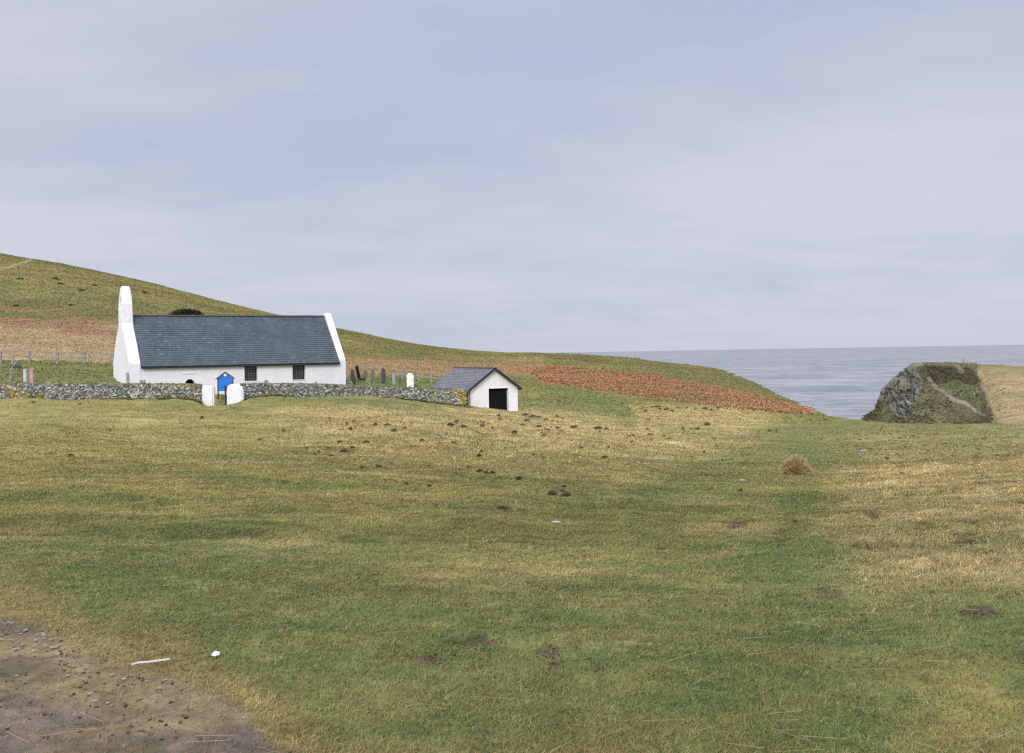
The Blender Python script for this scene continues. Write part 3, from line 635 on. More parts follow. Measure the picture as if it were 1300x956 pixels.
obj('lintel', box(bmesh.new(), q0-.14, q1+.1, -.015, .1, qt+.004, qt+.05, .004), M['white'], sh)
es = (SRG-SE)/(SW/2); e0 = (-.2, SE-.2*es); e1 = (SW+.2, SE-.2*es); rr_ = (SW/2, SRG)
dv, df = deckbox(-.22, SL+.15, e0, rr_, e1, .08)
sl_keep = sl; sl = (.15, .155, .17)
pr = [slated(-.22, SL+.15, e0, rr_, .2, .3, (.135, .137, .15)), slated(-.22, SL+.15, e1, rr_, .2, .3, (.135, .137, .15))]
roofmesh(pr, dv, df, 'roof', sh, M['slate'], swap=True)
bm = bmesh.new(); y_ = -.22
while y_ < SL+.1: box(bm, SW/2-.13, SW/2+.13, y_, y_+.44, SRG-.0, SRG+.10+random.uniform(-.01, .015), .03); y_ += .455
obj('ridge_tiles', bm, M['ridge'], sh)
for e, sg in ((e0, -1), (e1, 1)):
    bm = bmesh.new(); bar(bm, (e[0], -.25, e[1]-.02), (SW/2, -.25, SRG-.02), .05, .17, (0, 0, 1)); obj('bargeboard', bm, M['black'], sh)
    bm = bmesh.new(); box(bm, min(e[0], e[0]+sg*.09), max(e[0], e[0]+sg*.09), -.22, SL+.15, e[1]-.13, e[1]-.0, .02); obj('gutter', bm, M['black'], sh)

# ---------------------------------------------------------------- gravestones
def gravestone(u, vt, D, wpx, shape, rgb, label, tilt=0, rz=None, th=.11, name='gravestone', mt=None, group='gravestones in the churchyard'):
    x, y, _ = at(u, vt, D); zg = float(H(x, y)); zt = zof(u, vt, D); h = max(zt-zg, .35); w = wpx/F*D/2
    if shape == 'round': P = [(-w, -.3), (w, -.3), (w, h-w)]+[(w*math.cos(t), h-w+w*math.sin(t)) for t in np.linspace(.3, math.pi-.3, 6)]+[(-w, h-w)]
    elif shape == 'point': P = [(-w*.9, -.3), (w*.9, -.3), (w, h*.72), (w*.75, h*.88), (0, h), (-w*.75, h*.88), (-w, h*.72)]
    elif shape == 'shoulder': P = [(-w, -.3), (w, -.3), (w, h*.78), (w*.7, h*.80), (w*.6, h*.93), (w*.25, h), (-w*.25, h), (-w*.6, h*.93), (-w*.7, h*.80), (-w, h*.78)]
    elif shape == 'taper': P = [(-w, -.3), (w, -.3), (w*.65, h*.85), (w*.5, h), (-w*.45, h), (-w*.65, h*.85)]
    elif shape == 'slant': P = [(-w, -.3), (w, -.3), (w, h*.82), (w*.4, h), (-w*.7, h*.95), (-w, h*.8)]
    elif shape == 'cross':
        a = w*.32; P = [(-a, -.3), (a, -.3), (a, h*.58), (w, h*.58), (w, h*.76), (a, h*.76), (a, h), (-a, h), (-a, h*.76), (-w, h*.76), (-w, h*.58), (-a, h*.58)]
    else: P = [(-w, -.3), (w, -.3), (w, h), (-w, h*.97)]
    m = mt or plain('stone_'+label[:12].replace(' ', '_'), rgb, .9, .15, ((6., .7, 1.3), (25., .85, 1.15)), 20., .4, .02)
    bm = prism(P, [], -th/2, th/2, lambda a, b, t: (a, t, b))
    bmesh.ops.bevel(bm, geom=[e for e in bm.edges if len(e.link_faces) == 2 and e.calc_face_angle(0) > 1.2], offset=.012, segments=1, affect='EDGES')
    o = obj(name, bm, m); o.location = (x, y, zg); o.rotation_euler = (0, R(tilt), R(random.uniform(-12, 12)) if rz is None else R(rz))
    return tag(o, label, 'gravestone' if name == 'gravestone' else name.replace('_', ' '), group)
gravestone(447.6, 469, 90, 5.2, 'slant', (.13, .13, .09), 'thick mossy gravestone nearest the chapel corner')
gravestone(449.8, 477.5, 86, 3.6, 'taper', (.045, .05, .045), 'short near black gravestone in front of the mossy one by the chapel')
gravestone(456, 464, 96, 3.9, 'flat', (.018, .022, .02), 'tall black slab gravestone tilting to the left', tilt=-11)
gravestone(463.8, 469, 96, 5.6, 'shoulder', (.20, .16, .11), 'brown weathered gravestone right of the tilting black slab')
gravestone(467.6, 479, 87, 6.4, 'slant', (.20, .20, .13), 'low broad greenish gravestone with slanting top')
gravestone(472.8, 468, 93, 4.4, 'shoulder', (.15, .16, .11), 'tall green grey gravestone behind the low broad one')
gravestone(486.4, 466.5, 88, 5.6, 'point', (.07, .07, .085), 'tall dark grey gravestone with pointed top')
gravestone(499.8, 474, 88, 5.2, 'taper', (.30, .29, .26), 'pale grey narrow tapering gravestone')
gravestone(507.4, 478, 88, 6, 'cross', (.11, .12, .09), 'small dark cross gravestone left of the white headstone')
gravestone(520.6, 473.4, 87, 8.8, 'round', (.78, .78, .78), 'bright white round topped gravestone', rz=4)
gravestone(162.2, 472.8, 75.5, 3.5, 'round', (.30, .28, .23), 'slender round topped grey gravestone against the white gable', rz=0)
gravestone(179.2, 482.4, 75.5, 3.6, 'round', (.24, .23, .2), 'left of two tiny gravestones peeping over the wall by the chapel', rz=0)
gravestone(183.2, 481.8, 76, 3.2, 'slant', (.26, .25, .2), 'right of two tiny gravestones peeping over the wall by the chapel', rz=0)
gravestone(337.8, 482.2, 75.8, 4.6, 'round', (.26, .24, .18), 'small gravestone top showing over the wall below the left chapel window', rz=0)
gravestone(401, 484.5, 77.2, 2.4, 'round', (.2, .2, .15), 'tiny gravestone top over the wall right of the right chapel window', rz=0)
gravestone(32, 468.2, 75, 3.8, 'flat', (.48, .47, .47), 'pale grey post like gravestone left of the pink one', rz=0, th=.2)
gravestone(35.4, 471.5, 76, 3.2, 'slant', (.22, .22, .18), 'mossy gravestone tucked behind the pale grey post stone', rz=0)
gravestone(40.3, 466.8, 75, 4.6, 'round', (.46, .27, .24), 'pink round topped slender gravestone', rz=0, th=.2)
# chest tomb under the tilted slab
x, y, _ = at(459.5, 481, 89); zg = float(H(x, y))
ct = empty('chest_tomb', (x, y, zg), R(6), label='low chest tomb with dark flat lid beneath the tilting black slab', cat='tomb')
w_ = 5.4/F*89; zt = zof(459.5, 480, 89)-zg
obj('lid', box(bmesh.new(), -w_, w_, -.45, .45, zt-.12, zt, .02), M['black'], ct)
obj('base', box(bmesh.new(), -w_+.1, w_-.1, -.35, .35, -.3, zt-.123), plain('tomb_stone', (.13, .14, .1), .9), ct)
# leaning signpost
x, y, _ = at(12, 485, 76); zg = float(H(x, y))
sg = empty('signpost', (x, y, zg), 0, label='leaning weathered wooden post with slanting arms at the far left of the churchyard', cat='post')
q = lambda u, v: (at(u, v, 76)[0]-x, 0, at(u, v, 76)[2]-zg)
bm = bmesh.new(); bar(bm, (q(12, 488)[0], 0, -.3), q(16.8, 452), .11, .11); obj('post', bm, M['wood'], sg)
a, b = q(10.8, 467.5), q(15.5, 461.5); bm = bmesh.new(); bar(bm, (a[0], -.1, a[2]), (b[0], -.1, b[2]), .05, .2, (0, 1, .3)); bar(bm, (a[0], -.08, a[2]), (a[0]+.35, -.08, a[2]-.06), .06, .12); obj('arm', bm, M['wood'], sg)
a, b = q(16, 463.5), q(23, 457.8); bm = bmesh.new(); bar(bm, (a[0], -.06, a[2]), (b[0], -.06, b[2]), .05, .09); obj('arm', bm, M['wood'], sg)
a = q(22, 464)
def blob(name, u, v, D, sx, sy, sz, m, label, cat, group=None, seed=0, n=3, rough=.2):
    x, y, _ = at(u, v, D); z = float(H(x, y)); bm = bmesh.new(); bmesh.ops.create_icosphere(bm, subdivisions=n, radius=1)
    for p in bm.verts:
        k = 1+rough*float(fbm(p.co.x*3+seed, p.co.y*3+p.co.z*5, 1.5, 3, seed)); p.co = (p.co.x*sx*k, p.co.y*sy*k, max(p.co.z, -.4)*sz*k)
    o = obj(name, bm, m, smooth=True); o.location = (x, y, z); return tag(o, label, cat, group)
rock_m = plain('grey_rock', (.24, .235, .22), .9, .15, ((3., .6, 1.4),), 8., .6, .05)
blob('rock', 22, 464, 90, .42, .3, .34, plain('dark_rock', (.05, .06, .06), .9), 'dark boulder on the churchyard slope behind the leaning post', 'rock', seed=4)
blob('rock', 444, 485, 89, .35, .3, .3, rock_m, 'grey lump of stone at the right corner of the chapel', 'rock', seed=9)

# ---------------------------------------------------------------- wooden fences
def fence(label, posts, rails, post_h, D0, mt, pw=.13, rw_=.09):
    """posts: (u, D) ; rails: list of heights as fraction"""
    pts = []
    for u, D in posts: x = (u-650)/F*D; pts.append((x, D, float(H(x, D))))
    o = empty('fence', pts[0], 0, label=label, cat='fence'); ox, oy, oz = pts[0]
    for (x, y, z), hh in zip(pts, post_h):
        l = random.uniform(-.03, .03); bm = bmesh.new(); bar(bm, (x-ox, y-oy, z-oz-.3), (x-ox+l, y-oy, z-oz+hh), pw, pw); obj('post', bm, mt, o)
    for fr in rails:
        bm = bmesh.new()
        for (p, q_, h0, h1) in zip(pts[:-1], pts[1:], post_h[:-1], post_h[1:]):
            bar(bm, (p[0]-ox-.05, p[1]-oy-.08, p[2]-oz+h0*fr), (q_[0]-ox+.05, q_[1]-oy-.08, q_[2]-oz+h1*fr+random.uniform(-.03, .03)), .04, rw_)
        obj('rail', bm, mt, o)
    return o
fence('grey two rail wooden fence crossing the slope left of the chapel', [(-110, 92), (-74, 93), (-36, 93.5), (.8, 94), (37, 95), (73, 96), (107, 97), (143, 98.5), (180, 100)], (.93, .5), [1.22]*9, 0, M['wood'], .17, .10)
fence('pale two rail wooden fence behind the gravestones', [(410, 100), (440, 101), (464, 101), (486, 101), (510, 100), (531, 99), (547, 98), (570, 97)], (.92, .5), [1.35, 1.35, 1.3, 1.25, 1.2, 1.2, 1.2, 1.15], 0, M['wood'], .16, .09)

# ---------------------------------------------------------------- headland
HT = { # column: rows (depth, v): foot hidden, foot, middle, brow, skyline
 1078: ((170,640),(180,625),(190,612),(200,600),(212,590)),
 1090: ((168,610),(180,575),(190,558),(200,546),(210,541)),
 1095: ((166,600),(180,562),(190,549),(200,540),(210,532.5)),
 1108: ((165,600),(178,556),(190,542),(200,531),(212,521)),
 1114: ((164,600),(178,553),(190,536),(202,520),(213,507)),
 1118: ((164,600),(177,552),(190,531),(202,512),(214,496.5)),
 1131: ((163,600),(176,550),(190,522),(203,500),(216,484)),
 1143: ((162,600),(175,549),(190,515),(204,490),(218,471)),
 1153: ((162,600),(174,548),(190,511),(205,484),(220,465.5)),
 1160: ((161,600),(174,548),(190,508),(206,480),(222,461)),
 1185: ((160,600),(173,548),(190,506),(208,478),(226,460.8)),
 1209: ((160,600),(172,548),(192,506),(212,480),(232,461.4)),
 1232: ((160,600),(172,548),(194,508),(216,484),(238,462)),
 1243: ((150,600),(165,550),(190,510),(212,484),(238,462.7)),
 1256: ((112,590),(130,552),(168,514),(205,482),(238,463.3)),
 1272: ((100,580),(116,548),(158,512),(200,482),(238,464)),
 1300: ((96,580),(110,550),(152,512),(196,482),(238,465.4)),
 1400: ((94,585),(108,555),(150,515),(196,486),(240,470)),
 1700: ((90,600),(104,570),(150,525),(200,498),(245,480)),
}
hu = sorted(HT); hD = np.array([[d for d, v in HT[u]] for u in hu], float); hZ = np.array([[zof(u, v, d) for d, v in HT[u]] for u in hu], float)
hD = np.hstack([hD[:, :1]-25, hD, hD[:, -1:]+45, hD[:, -1:]+120]); hZ = np.hstack([np.full((len(hu), 1), -46.), hZ, hZ[:, -1:]-5, np.full((len(hu), 1), -46.)])
left = np.array([[1, 1, 1, 1, 1, 1, 1, 1]])
hu2 = [1060, 1068]+hu; hD = np.vstack([hD[:1], hD[:1], hD]); hZ = np.vstack([np.full((2, hZ.shape[1]), -46.), hZ])
UU = np.concatenate([np.arange(1060, 1275, .55), np.arange(1275, 1700, 2.)]); ks = np.linspace(0, hD.shape[1]-1, 360)
cDh = np.array([pchip(hu2, hD[:, k], UU) for k in range(hD.shape[1])]).T; cZh = np.array([pchip(hu2, hZ[:, k], UU) for k in range(hZ.shape[1])]).T
DD = np.array([pchip(np.arange(hD.shape[1]), cDh[i], ks) for i in range(len(UU))]); ZZ = np.array([pchip(np.arange(hD.shape[1]), cZh[i], ks) for i in range(len(UU))])
XX = (UU[:, None]-650)/F*DD
pu, pv = to_uv(XX, DD, ZZ)
PX = (UU[:, None]-650)/F*200+0*DD
w1_ = fbm(PX, ZZ*1.1, 5., 5, 301, .6); w2_ = fbm(PX*1.1+40, ZZ*1.2, 1.7, 5, 311, .65); w3_ = fbm(XX, DD*.4, 3.5, 6, 312, .65)
pu2 = pu+9*w1_+3*w2_; pv2 = pv+4*w1_+2*w2_
RP = [(1106,524),(1110,508),(1116,495),(1130,482),(1143,469),(1157,456),(1172,459),(1177,474),(1164,485),(1174,497),(1166,509),(1156,527),(1142,536),(1131,522),(1126,509),(1118,517)]
rin = inpoly(pu+9*w1_+6*w2_, pv+8*w1_+6*w2_, RP); rock = np.where(rin, 1., 0.)
for _ in range(2): rock = (rock+np.roll(rock, 1, 0)+np.roll(rock, -1, 0)+np.roll(rock, 1, 1)+np.roll(rock, -1, 1))/5
rid = 1-np.abs(fbm(PX+ZZ*.35, ZZ*.8, 2.8, 5, 321, .6))*2.2; crack = np.maximum(1-np.abs(fbm(PX*1.1+.8*w1_*3, ZZ*.7, 2.8, 5, 331, .62))*4.5, 1-np.abs(fbm(PX*.5, ZZ*1.2+PX*.35, 2.6, 4, 337, .6))*6.)
rdisp = rock*(1.1*rid-1.1*np.clip(crack, 0, 1)+.35*fbm(PX, ZZ, .8, 3, 335))
soft = (.5*fbm(XX, DD, 7., 4, 341)+.45*np.abs(fbm(XX, DD, 3.2, 4, 343)))*sst(460, 470, pv)
field = sst(0, 5, pu+2.5*w1_+2*w2_-(1240+(pv-470)*.33))
ks_m = ((ks > .8) & (ks < 5.3))[None]
sp_ = sst(463, 470, pv)
XX = XX-rdisp*.6*ks_m*sp_; DD = DD-(rdisp*1.4)*ks_m*sp_; ZZ = ZZ+(rdisp*.3+soft*(1-field*.75))*ks_m*sp_
ZZ = ZZ+.18*fbm(XX, DD, 1.8, 3, 351)*(1-field*.6)
c = np.broadcast_to(np.array((.135,.132,.068))*K, pu.shape+(3,)).copy()
mix = lambda c, b, m: c*(1-np.clip(m, 0, 1)[..., None])+np.array(b)*np.clip(m, 0, 1)[..., None]
c = c*(1+.45*w3_)[..., None]; c = mix(c, np.array((.205,.175,.09))*K, .4+.9*w1_); c = mix(c, np.array((.10,.09,.05))*K, sst(.25, .7, fbm(XX, DD, 3., 5, 314))*.5); c = mix(c, np.array((.115,.14,.07))*K, sst(0, .5, w2_)*.6)
rk = np.array((.20,.19,.155))*K
c = mix(c, rk, rock*(.8+.4*w2_)); c = mix(c, np.array((.44,.42,.38))*K, rock*sst(.15, .5, w1_*.4+w2_*.9)*.8); c = mix(c, np.array((.055,.06,.05))*K, rock*sst(.55, .9, crack)*.95); c = mix(c, np.array((.135,.13,.065))*K, rock*sst(-.15, .2, -w1_+.5*w3_)*.75)
hth_shade = inpoly(pu+4*w1_, pv+3*w2_, [(1165,466),(1190,464),(1215,466),(1236,472),(1243,484),(1235,490),(1205,488),(1180,488),(1168,478)])  # heather patch in the hollow; the hollow's shade is put into its dark colour
c = mix(c, np.array((.062,.062,.032))*K, np.where(hth_shade, .88, 0)*(.9+.3*w2_)); c = mix(c, np.array((.15,.10,.05))*K, np.where(hth_shade, 1., 0)*sst(.15, .5, w2_)*.7)
c = mix(c, np.array((.17,.195,.085))*K, sst(12, 4, pdist(pu2, pv2, [(1205,493),(1232,496),(1245,508)]))*.8)
pth = pdist(pu+1.2*w2_, pv+1.2*w1_, [(1178,480),(1190,494),(1206,505),(1226,512),(1251,529)])
c = mix(c, np.array((.255,.20,.145))*K, sst(3.4, 1.2, pth)*.85); c = mix(c, np.array((.40,.35,.27))*K, sst(1.1, .4, pdist(pu, pv+w2_, [(1206,504),(1226,512),(1251,528)]))*.8)
c = mix(c, np.array((.33,.25,.17))*K, sst(5, 2, pdist(pu2, pv, [(1208,464),(1220,471)]))*.8)
fc = np.broadcast_to(np.array((.40,.31,.15))*K, pu.shape+(3,)).copy(); fc = fc*(1+.4*w3_)[..., None]; fc = mix(fc, np.array((.28,.25,.10))*K, sst(486, 464, pv2)*.8+.4*w1_)
fc = mix(fc, np.array((.24,.21,.09))*K, sst(8, 3, pdist(pu2, pv2, [(1276,498),(1296,503)]))*.45)
c = mix(c, fc, field)
edge = sst(5.5, 1.5, np.abs(pu+3*w1_-(1243+(pv-470)*.36)+2*w2_))*(.6+.8*w2_)*sst(464, 472, pv); c = mix(c, np.array((.50,.41,.25))*K, edge*.8)
c = mix(c, np.array((.25,.23,.11))*K, sst(466.5, 463, pv)*.6)
nU, nK = DD.shape; V = np.stack([XX, DD, ZZ], -1).reshape(-1, 3)
ii, jj = np.meshgrid(np.arange(nU-1), np.arange(nK-1), indexing='ij'); q_ = (ii*nK+jj).ravel(); Fc = np.stack([q_, q_+nK, q_+nK+1, q_+1], 1)
hn = 42000; hi_ = RNG.integers(20, nU, hn); hk_ = RNG.uniform(.9, 5.25, hn)/ks[-1]*(nK-1); hk_ = hk_.astype(int)
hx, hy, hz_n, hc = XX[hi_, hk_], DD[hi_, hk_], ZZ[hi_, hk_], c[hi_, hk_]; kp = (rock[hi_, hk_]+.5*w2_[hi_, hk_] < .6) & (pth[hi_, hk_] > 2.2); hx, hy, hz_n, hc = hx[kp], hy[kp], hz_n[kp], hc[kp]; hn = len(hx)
hx = hx+RNG.normal(0, .2, hn); ang = RNG.uniform(0, 2*np.pi, hn); hh = RNG.uniform(.12, .42, hn)*(1-.45*field[hi_, hk_][kp])*(.6+.8*np.clip(fbm(hx, hy, 6., 3, 363)+.4, 0, 1)); ww = hh*RNG.uniform(.6, 1.4, hn); wa = RNG.uniform(-1.2, 1.2, hn)
b_ = np.stack([hx, hy, hz_n-.06], 1); of_ = np.stack([np.cos(wa)*ww/2, np.sin(wa)*ww/2, 0*ww], 1); md = b_+np.stack([np.cos(ang)*hh*.4, np.sin(ang)*hh*.4, hh*.7], 1); tp = b_+np.stack([np.cos(ang)*hh, np.sin(ang)*hh, hh*.6], 1)
V_ = np.stack([b_-of_*.5, b_+of_*.5, md+of_, md-of_, tp], 1).reshape(-1, 3); i5 = 5*np.arange(hn)[:, None]
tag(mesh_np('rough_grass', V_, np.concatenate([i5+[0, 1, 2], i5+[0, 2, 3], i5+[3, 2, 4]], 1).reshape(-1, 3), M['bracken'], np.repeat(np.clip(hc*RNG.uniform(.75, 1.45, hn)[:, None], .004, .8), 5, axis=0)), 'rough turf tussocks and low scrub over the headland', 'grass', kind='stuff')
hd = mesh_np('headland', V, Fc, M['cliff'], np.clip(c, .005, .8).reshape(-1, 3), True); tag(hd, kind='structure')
def hz(u, D):
    i = int(np.clip(np.searchsorted(UU, u), 0, len(UU)-1)); return float(np.interp(D, cDh[i], cZh[i]))
pts = [(1223, 237, 1.2), (1231, 237, .75), (1239, 238, .8), (1271, 238, .5)]
p0 = ((1223-650)/F*237, 237, hz(1223, 237)); fo = empty('fence', p0, 0, label='tiny distant post fence on the headland skyline', cat='fence')
for u, D, h in pts:
    x = (u-650)/F*D; z = hz(u, D); bm = bmesh.new(); bar(bm, (x-p0[0], D-p0[1], z-p0[2]-.5), (x-p0[0], D-p0[1], z-p0[2]+h), .2 if u > 1225 else .28); obj('post', bm, M['wood'], fo)
bm = bmesh.new()
for (u, D, h), (u2, D2, h2) in zip(pts[:2], pts[1:3]):
    bar(bm, ((u-650)/F*D-p0[0], D-p0[1], hz(u, D)-p0[2]+.5), ((u2-650)/F*D2-p0[0], D2-p0[1], hz(u2, D2)-p0[2]+.5), .06, .08)
obj('rail', bm, M['wood'], fo)
# pale rocks on the coast skyline
for i, (u, D, s) in enumerate(((793, 262, .5), (802, 262, .8), (808, 262, .6), (815, 262, .45), (926, 222, .6), (934, 216, .5), (1017, 139, .4), (1023, 136, .5))):
    x = (u-650)/F*D; z = float(H(x, D)); bm = bmesh.new(); bmesh.ops.create_icosphere(bm, subdivisions=2, radius=s)
    for p in bm.verts: p.co *= 1+random.uniform(-.15, .15); p.co.z *= .7; p.co.x *= 1.5
    o = obj('rock', bm, rock_m); o.location = (x, D, z+.1); tag(o, 'pale rock on the skyline of the coast slope' if u < 900 else ('grey rock on the brow where the slope drops' if u < 1000 else 'grey rock at the low tip of the bracken slope'), 'rock', 'rocks along the cliff edge')

# ---------------------------------------------------------------- sea
m, nt, b = mat('sea_water', .55, .35); b.inputs['IOR'].default_value = 1.33
tc = N(nt, 'ShaderNodeTexCoord'); mp = N(nt, 'ShaderNodeMapping'); mp.inputs['Scale'].default_value = (.55, 1., 1.); nt.links.new(tc.outputs['Object'], mp.inputs[0])
n1 = N(nt, 'ShaderNodeTexNoise', Scale=.09, Detail=7., Roughness=.62); n2 = N(nt, 'ShaderNodeTexNoise', Scale=.014, Detail=6., Roughness=.65); n3 = N(nt, 'ShaderNodeTexNoise', Scale=.035, Detail=8., Roughness=.7)
for n_ in (n1, n2, n3): nt.links.new(mp.outputs[0], n_.inputs['Vector'])
cr = N(nt, 'ShaderNodeValToRGB'); cr.color_ramp.elements[0].position = .40; cr.color_ramp.elements[0].color = (.13, .15, .165, 1); cr.color_ramp.elements[1].position = .60; cr.color_ramp.elements[1].color = (.30, .305, .32, 1)
ad = N(nt, 'ShaderNodeMath', operation='ADD'); nt.links.new(n1.outputs['Fac'], ad.inputs[0]); nt.links.new(n2.outputs['Fac'], ad.inputs[1]); hf = N(nt, 'ShaderNodeMath', operation='MULTIPLY'); hf.inputs[1].default_value = .5; nt.links.new(ad.outputs[0], hf.inputs[0]); nt.links.new(hf.outputs[0], cr.inputs[0])
wc = N(nt, 'ShaderNodeMapRange'); wc.inputs['From Min'].default_value = .655; wc.inputs['From Max'].default_value = .70; nt.links.new(n3.outputs['Fac'], wc.inputs['Value'])
mx = N(nt, 'ShaderNodeMix', data_type='RGBA'); nt.links.new(wc.outputs[0], mx.inputs['Factor']); nt.links.new(cr.outputs[0], mx.inputs['A']); mx.inputs['B'].default_value = (.7, .72, .74, 1); nt.links.new(mx.outputs['Result'], b.inputs['Base Color'])
bp = N(nt, 'ShaderNodeBump', Strength=1., Distance=2.2); nt.links.new(n1.outputs['Fac'], bp.inputs['Height']); nt.links.new(bp.outputs[0], b.inputs['Normal'])
rr = np.geomspace(60, 30000, 90); tt = np.linspace(0, 2*np.pi, 145)
V = np.stack([np.outer(np.cos(tt), rr), np.outer(np.sin(tt), rr), np.full((145, 90), SEA)], -1).reshape(-1, 3)
ii, jj = np.meshgrid(np.arange(144), np.arange(89), indexing='ij'); q_ = (ii*90+jj).ravel()
tag(mesh_np('sea', V, np.stack([q_, q_+1, q_+91, q_+90], 1), m, None, True), kind='structure')

# ---------------------------------------------------------------- molehills
proto = []
for s in range(4):
    bm = bmesh.new(); bmesh.ops.create_icosphere(bm, subdivisions=3, radius=1)
    for p in bm.verts:
        k = 1+.5*float(fbm(p.co.x*2+s*7, p.co.y*2+p.co.z*2, .8, 4, 50+s)); rr0 = math.hypot(p.co.x, p.co.y); p.co = (p.co.x*k, p.co.y*k, (.62*math.cos(min(rr0, 1.)*1.57)**1.3-.05 if p.co.z > -.1 else -.25)*k)
    me = bpy.data.meshes.new('molehill'); bm.to_mesh(me); bm.free(); me.materials.append(M['soil'])
    for p in me.polygons: p.use_smooth = True
    proto.append(me)
MH = [(437,575,6),(447,570,5),(460,596,7),(481,594,5),(476,541,6),(492,541,5),(500,548,5),(514,545,4),(445,546,4),(431,563,5),(465,563,6),(536,561,6),(572,541,7),(588,543,6),(612,542,6),
      (625,545,4),(633,529,4),(667,528,5),(669,535,5),(676,530,5),(684,531,4),(707,530,4),(714,532,3),(664,541,4),(684,543,5),(653,550,6),(696,547,4),(708,545,5),(727,544,5),(731,543,4),
      (713,548,3),(760,545,7),(770,546,5),(756,545,4),(768,582,5),(766,583,4),(609,600,6),(617,602,5),(659,609,8),(625,602,7),(701,629,8),(719,631,9),(714,626,5),(716,620,5),(608,580,6),(638,648,7),
      (545,619,5),(516,616,4),(404,576,5),(389,571,4),(420,581,6),(835,518,5),(838,521,4),(846,521,6),(853,523,4),(860,519,3),(895,520,5),(898,540,7),(885,546,5),(878,546,3),(820,523,4),(816,520,3),
      (964,549,3),(977,548,4),(986,549,3),(790,514,3),(828,518,3),(912,519,3),(903,522,4),(42,512,4),(90,580,5),(102,515,4),(256,532,5),(140,548,4),(360,548,4),(330,560,4),(1017,531,3),(1048,534,3),(872,519,3),(883,520,3),
      (1126,584,4),(1145,603,3),(1010,665,4),(940,625,5),(1195,610,4)]
for _ in range(48):
    MH.append((random.uniform(395, 930), random.triangular(524, 600, 540), random.uniform(2, 4.2)))
def mh_label(u, v):
    if v < 526 and u > 780: return 'tiny dark earth heap at the foot of the bracken slope'
    if u > 930: return 'small dark earth heap in the pale grass on the right'
    if u < 380: return 'small dark earth heap on the turf below the long left wall'
    if v > 575: return 'brown molehill in the olive turf at mid field'
    if u > 640: return 'dark molehill on the tan grass to the right of the shed front'
    return 'dark molehill on the tan grass below the curving wall'
for i, (u, v, w) in enumerate(MH):
    x, y, z = hit(u, v); o = bpy.data.objects.new('molehill', proto[i % 4]); COL.objects.link(o); s = w/F*y*.55
    o.location = (x, y, z+.02+.0012*y); o.scale = (s*random.uniform(1.1, 1.9), s*random.uniform(.8, 1.1), s*1.05); o.rotation_euler = (0, 0, random.uniform(0, 6)); tag(o, mh_label(u, v), 'molehill', 'molehills scattered over the field')

# ---------------------------------------------------------------- bushes made of leaf faces
def leaf_bush(name, loc, sx, sy, sz, n, size, rgb, label, cat, group=None, up=0., var=.4, wid=.35, m='bracken', lum=.28):
    th_ = RNG.uniform(0, 2*np.pi, n); ph = np.arccos(RNG.uniform(-.05, 1, n)); r = RNG.uniform(.35, 1, n)**.5
    d = np.stack([np.sin(ph)*np.cos(th_), np.sin(ph)*np.sin(th_), np.cos(ph)], 1)
    r = r*(1+lum*fbm(d[:, 0]*2+loc[0], d[:, 1]*2+d[:, 2]*3, .9, 3, 61)); P = d*r[:, None]*np.array((sx, sy, sz))
    dirn = d+RNG.normal(0, .45, (n, 3))+np.array((0, 0, up)); dirn /= np.linalg.norm(dirn, axis=1)[:, None]
    side = np.cross(dirn, RNG.normal(0, 1, (n, 3))); side /= np.linalg.norm(side, axis=1)[:, None]; L = size*RNG.uniform(.6, 1.4, n)[:, None]
    V = np.stack([P-side*L*wid*.3, P+side*L*wid*.3, P+dirn*L*.6+side*L*wid*.4, P+dirn*L], 1).reshape(-1, 3); i = 4*np.arange(n)[:, None]
    Fc = np.concatenate([i+[0, 1, 2], i+[0, 2, 3]], 1).reshape(-1, 3)
    C = np.repeat(np.array(rgb)[None]*RNG.uniform(1-var, 1+var, n)[:, None], 4, axis=0)
    o = mesh_np(name, V, Fc, M[m], C); o.location = loc; return tag(o, label, cat, group)
x, y, z = hit(1010, 603); s = y/F
leaf_bush('dry_bush', (x, y, z), 15.5*s, 13*s, 20.5*s, 6500, 6*s, np.array((.60, .46, .24))*K*1.25, 'rounded tan clump of dry stalks standing alone on the green sward', 'bush', up=.12, wid=.15, m='blade', lum=.34)
x, y, z = hit(236, 404, 120); s = y/F
leaf_bush('gorse_bush', (x, y, z), 21*s, 12*s, 10.5*s, 4200, 3*s, (.035, .045, .018), 'large dark gorse bush just above the chapel ridge', 'bush', 'gorse bushes on the hillside')
for u, v, w, lb in ((25,355,6,'upper left dark gorse clump nearest the picture edge on the hill'),(70,354.5,6,'dark gorse clump midway up the hillside left of the bellcote'),(77,361,5,'small gorse clump just below the midway one'),(103,369,5,'gorse clump nearest the bellcote on the hillside'),(120,363,4,'tiny gorse clump above the one nearest the bellcote'),(90,388,4,'green gorse speck at the top edge of the left bracken band'),(20,389,4,'gorse speck in the upper bracken at left'),(183,372,4,'gorse speck on the hillside just right of the bellcote top')):
    x, y, z = hit(u, v, 110); s = y/F; leaf_bush('gorse_bush', (x, y, z), w*.8*s, w*.5*s, w*.28*s, 350, 1.4*s, (.075, .075, .035), lb, 'bush', 'gorse bushes on the hillside')

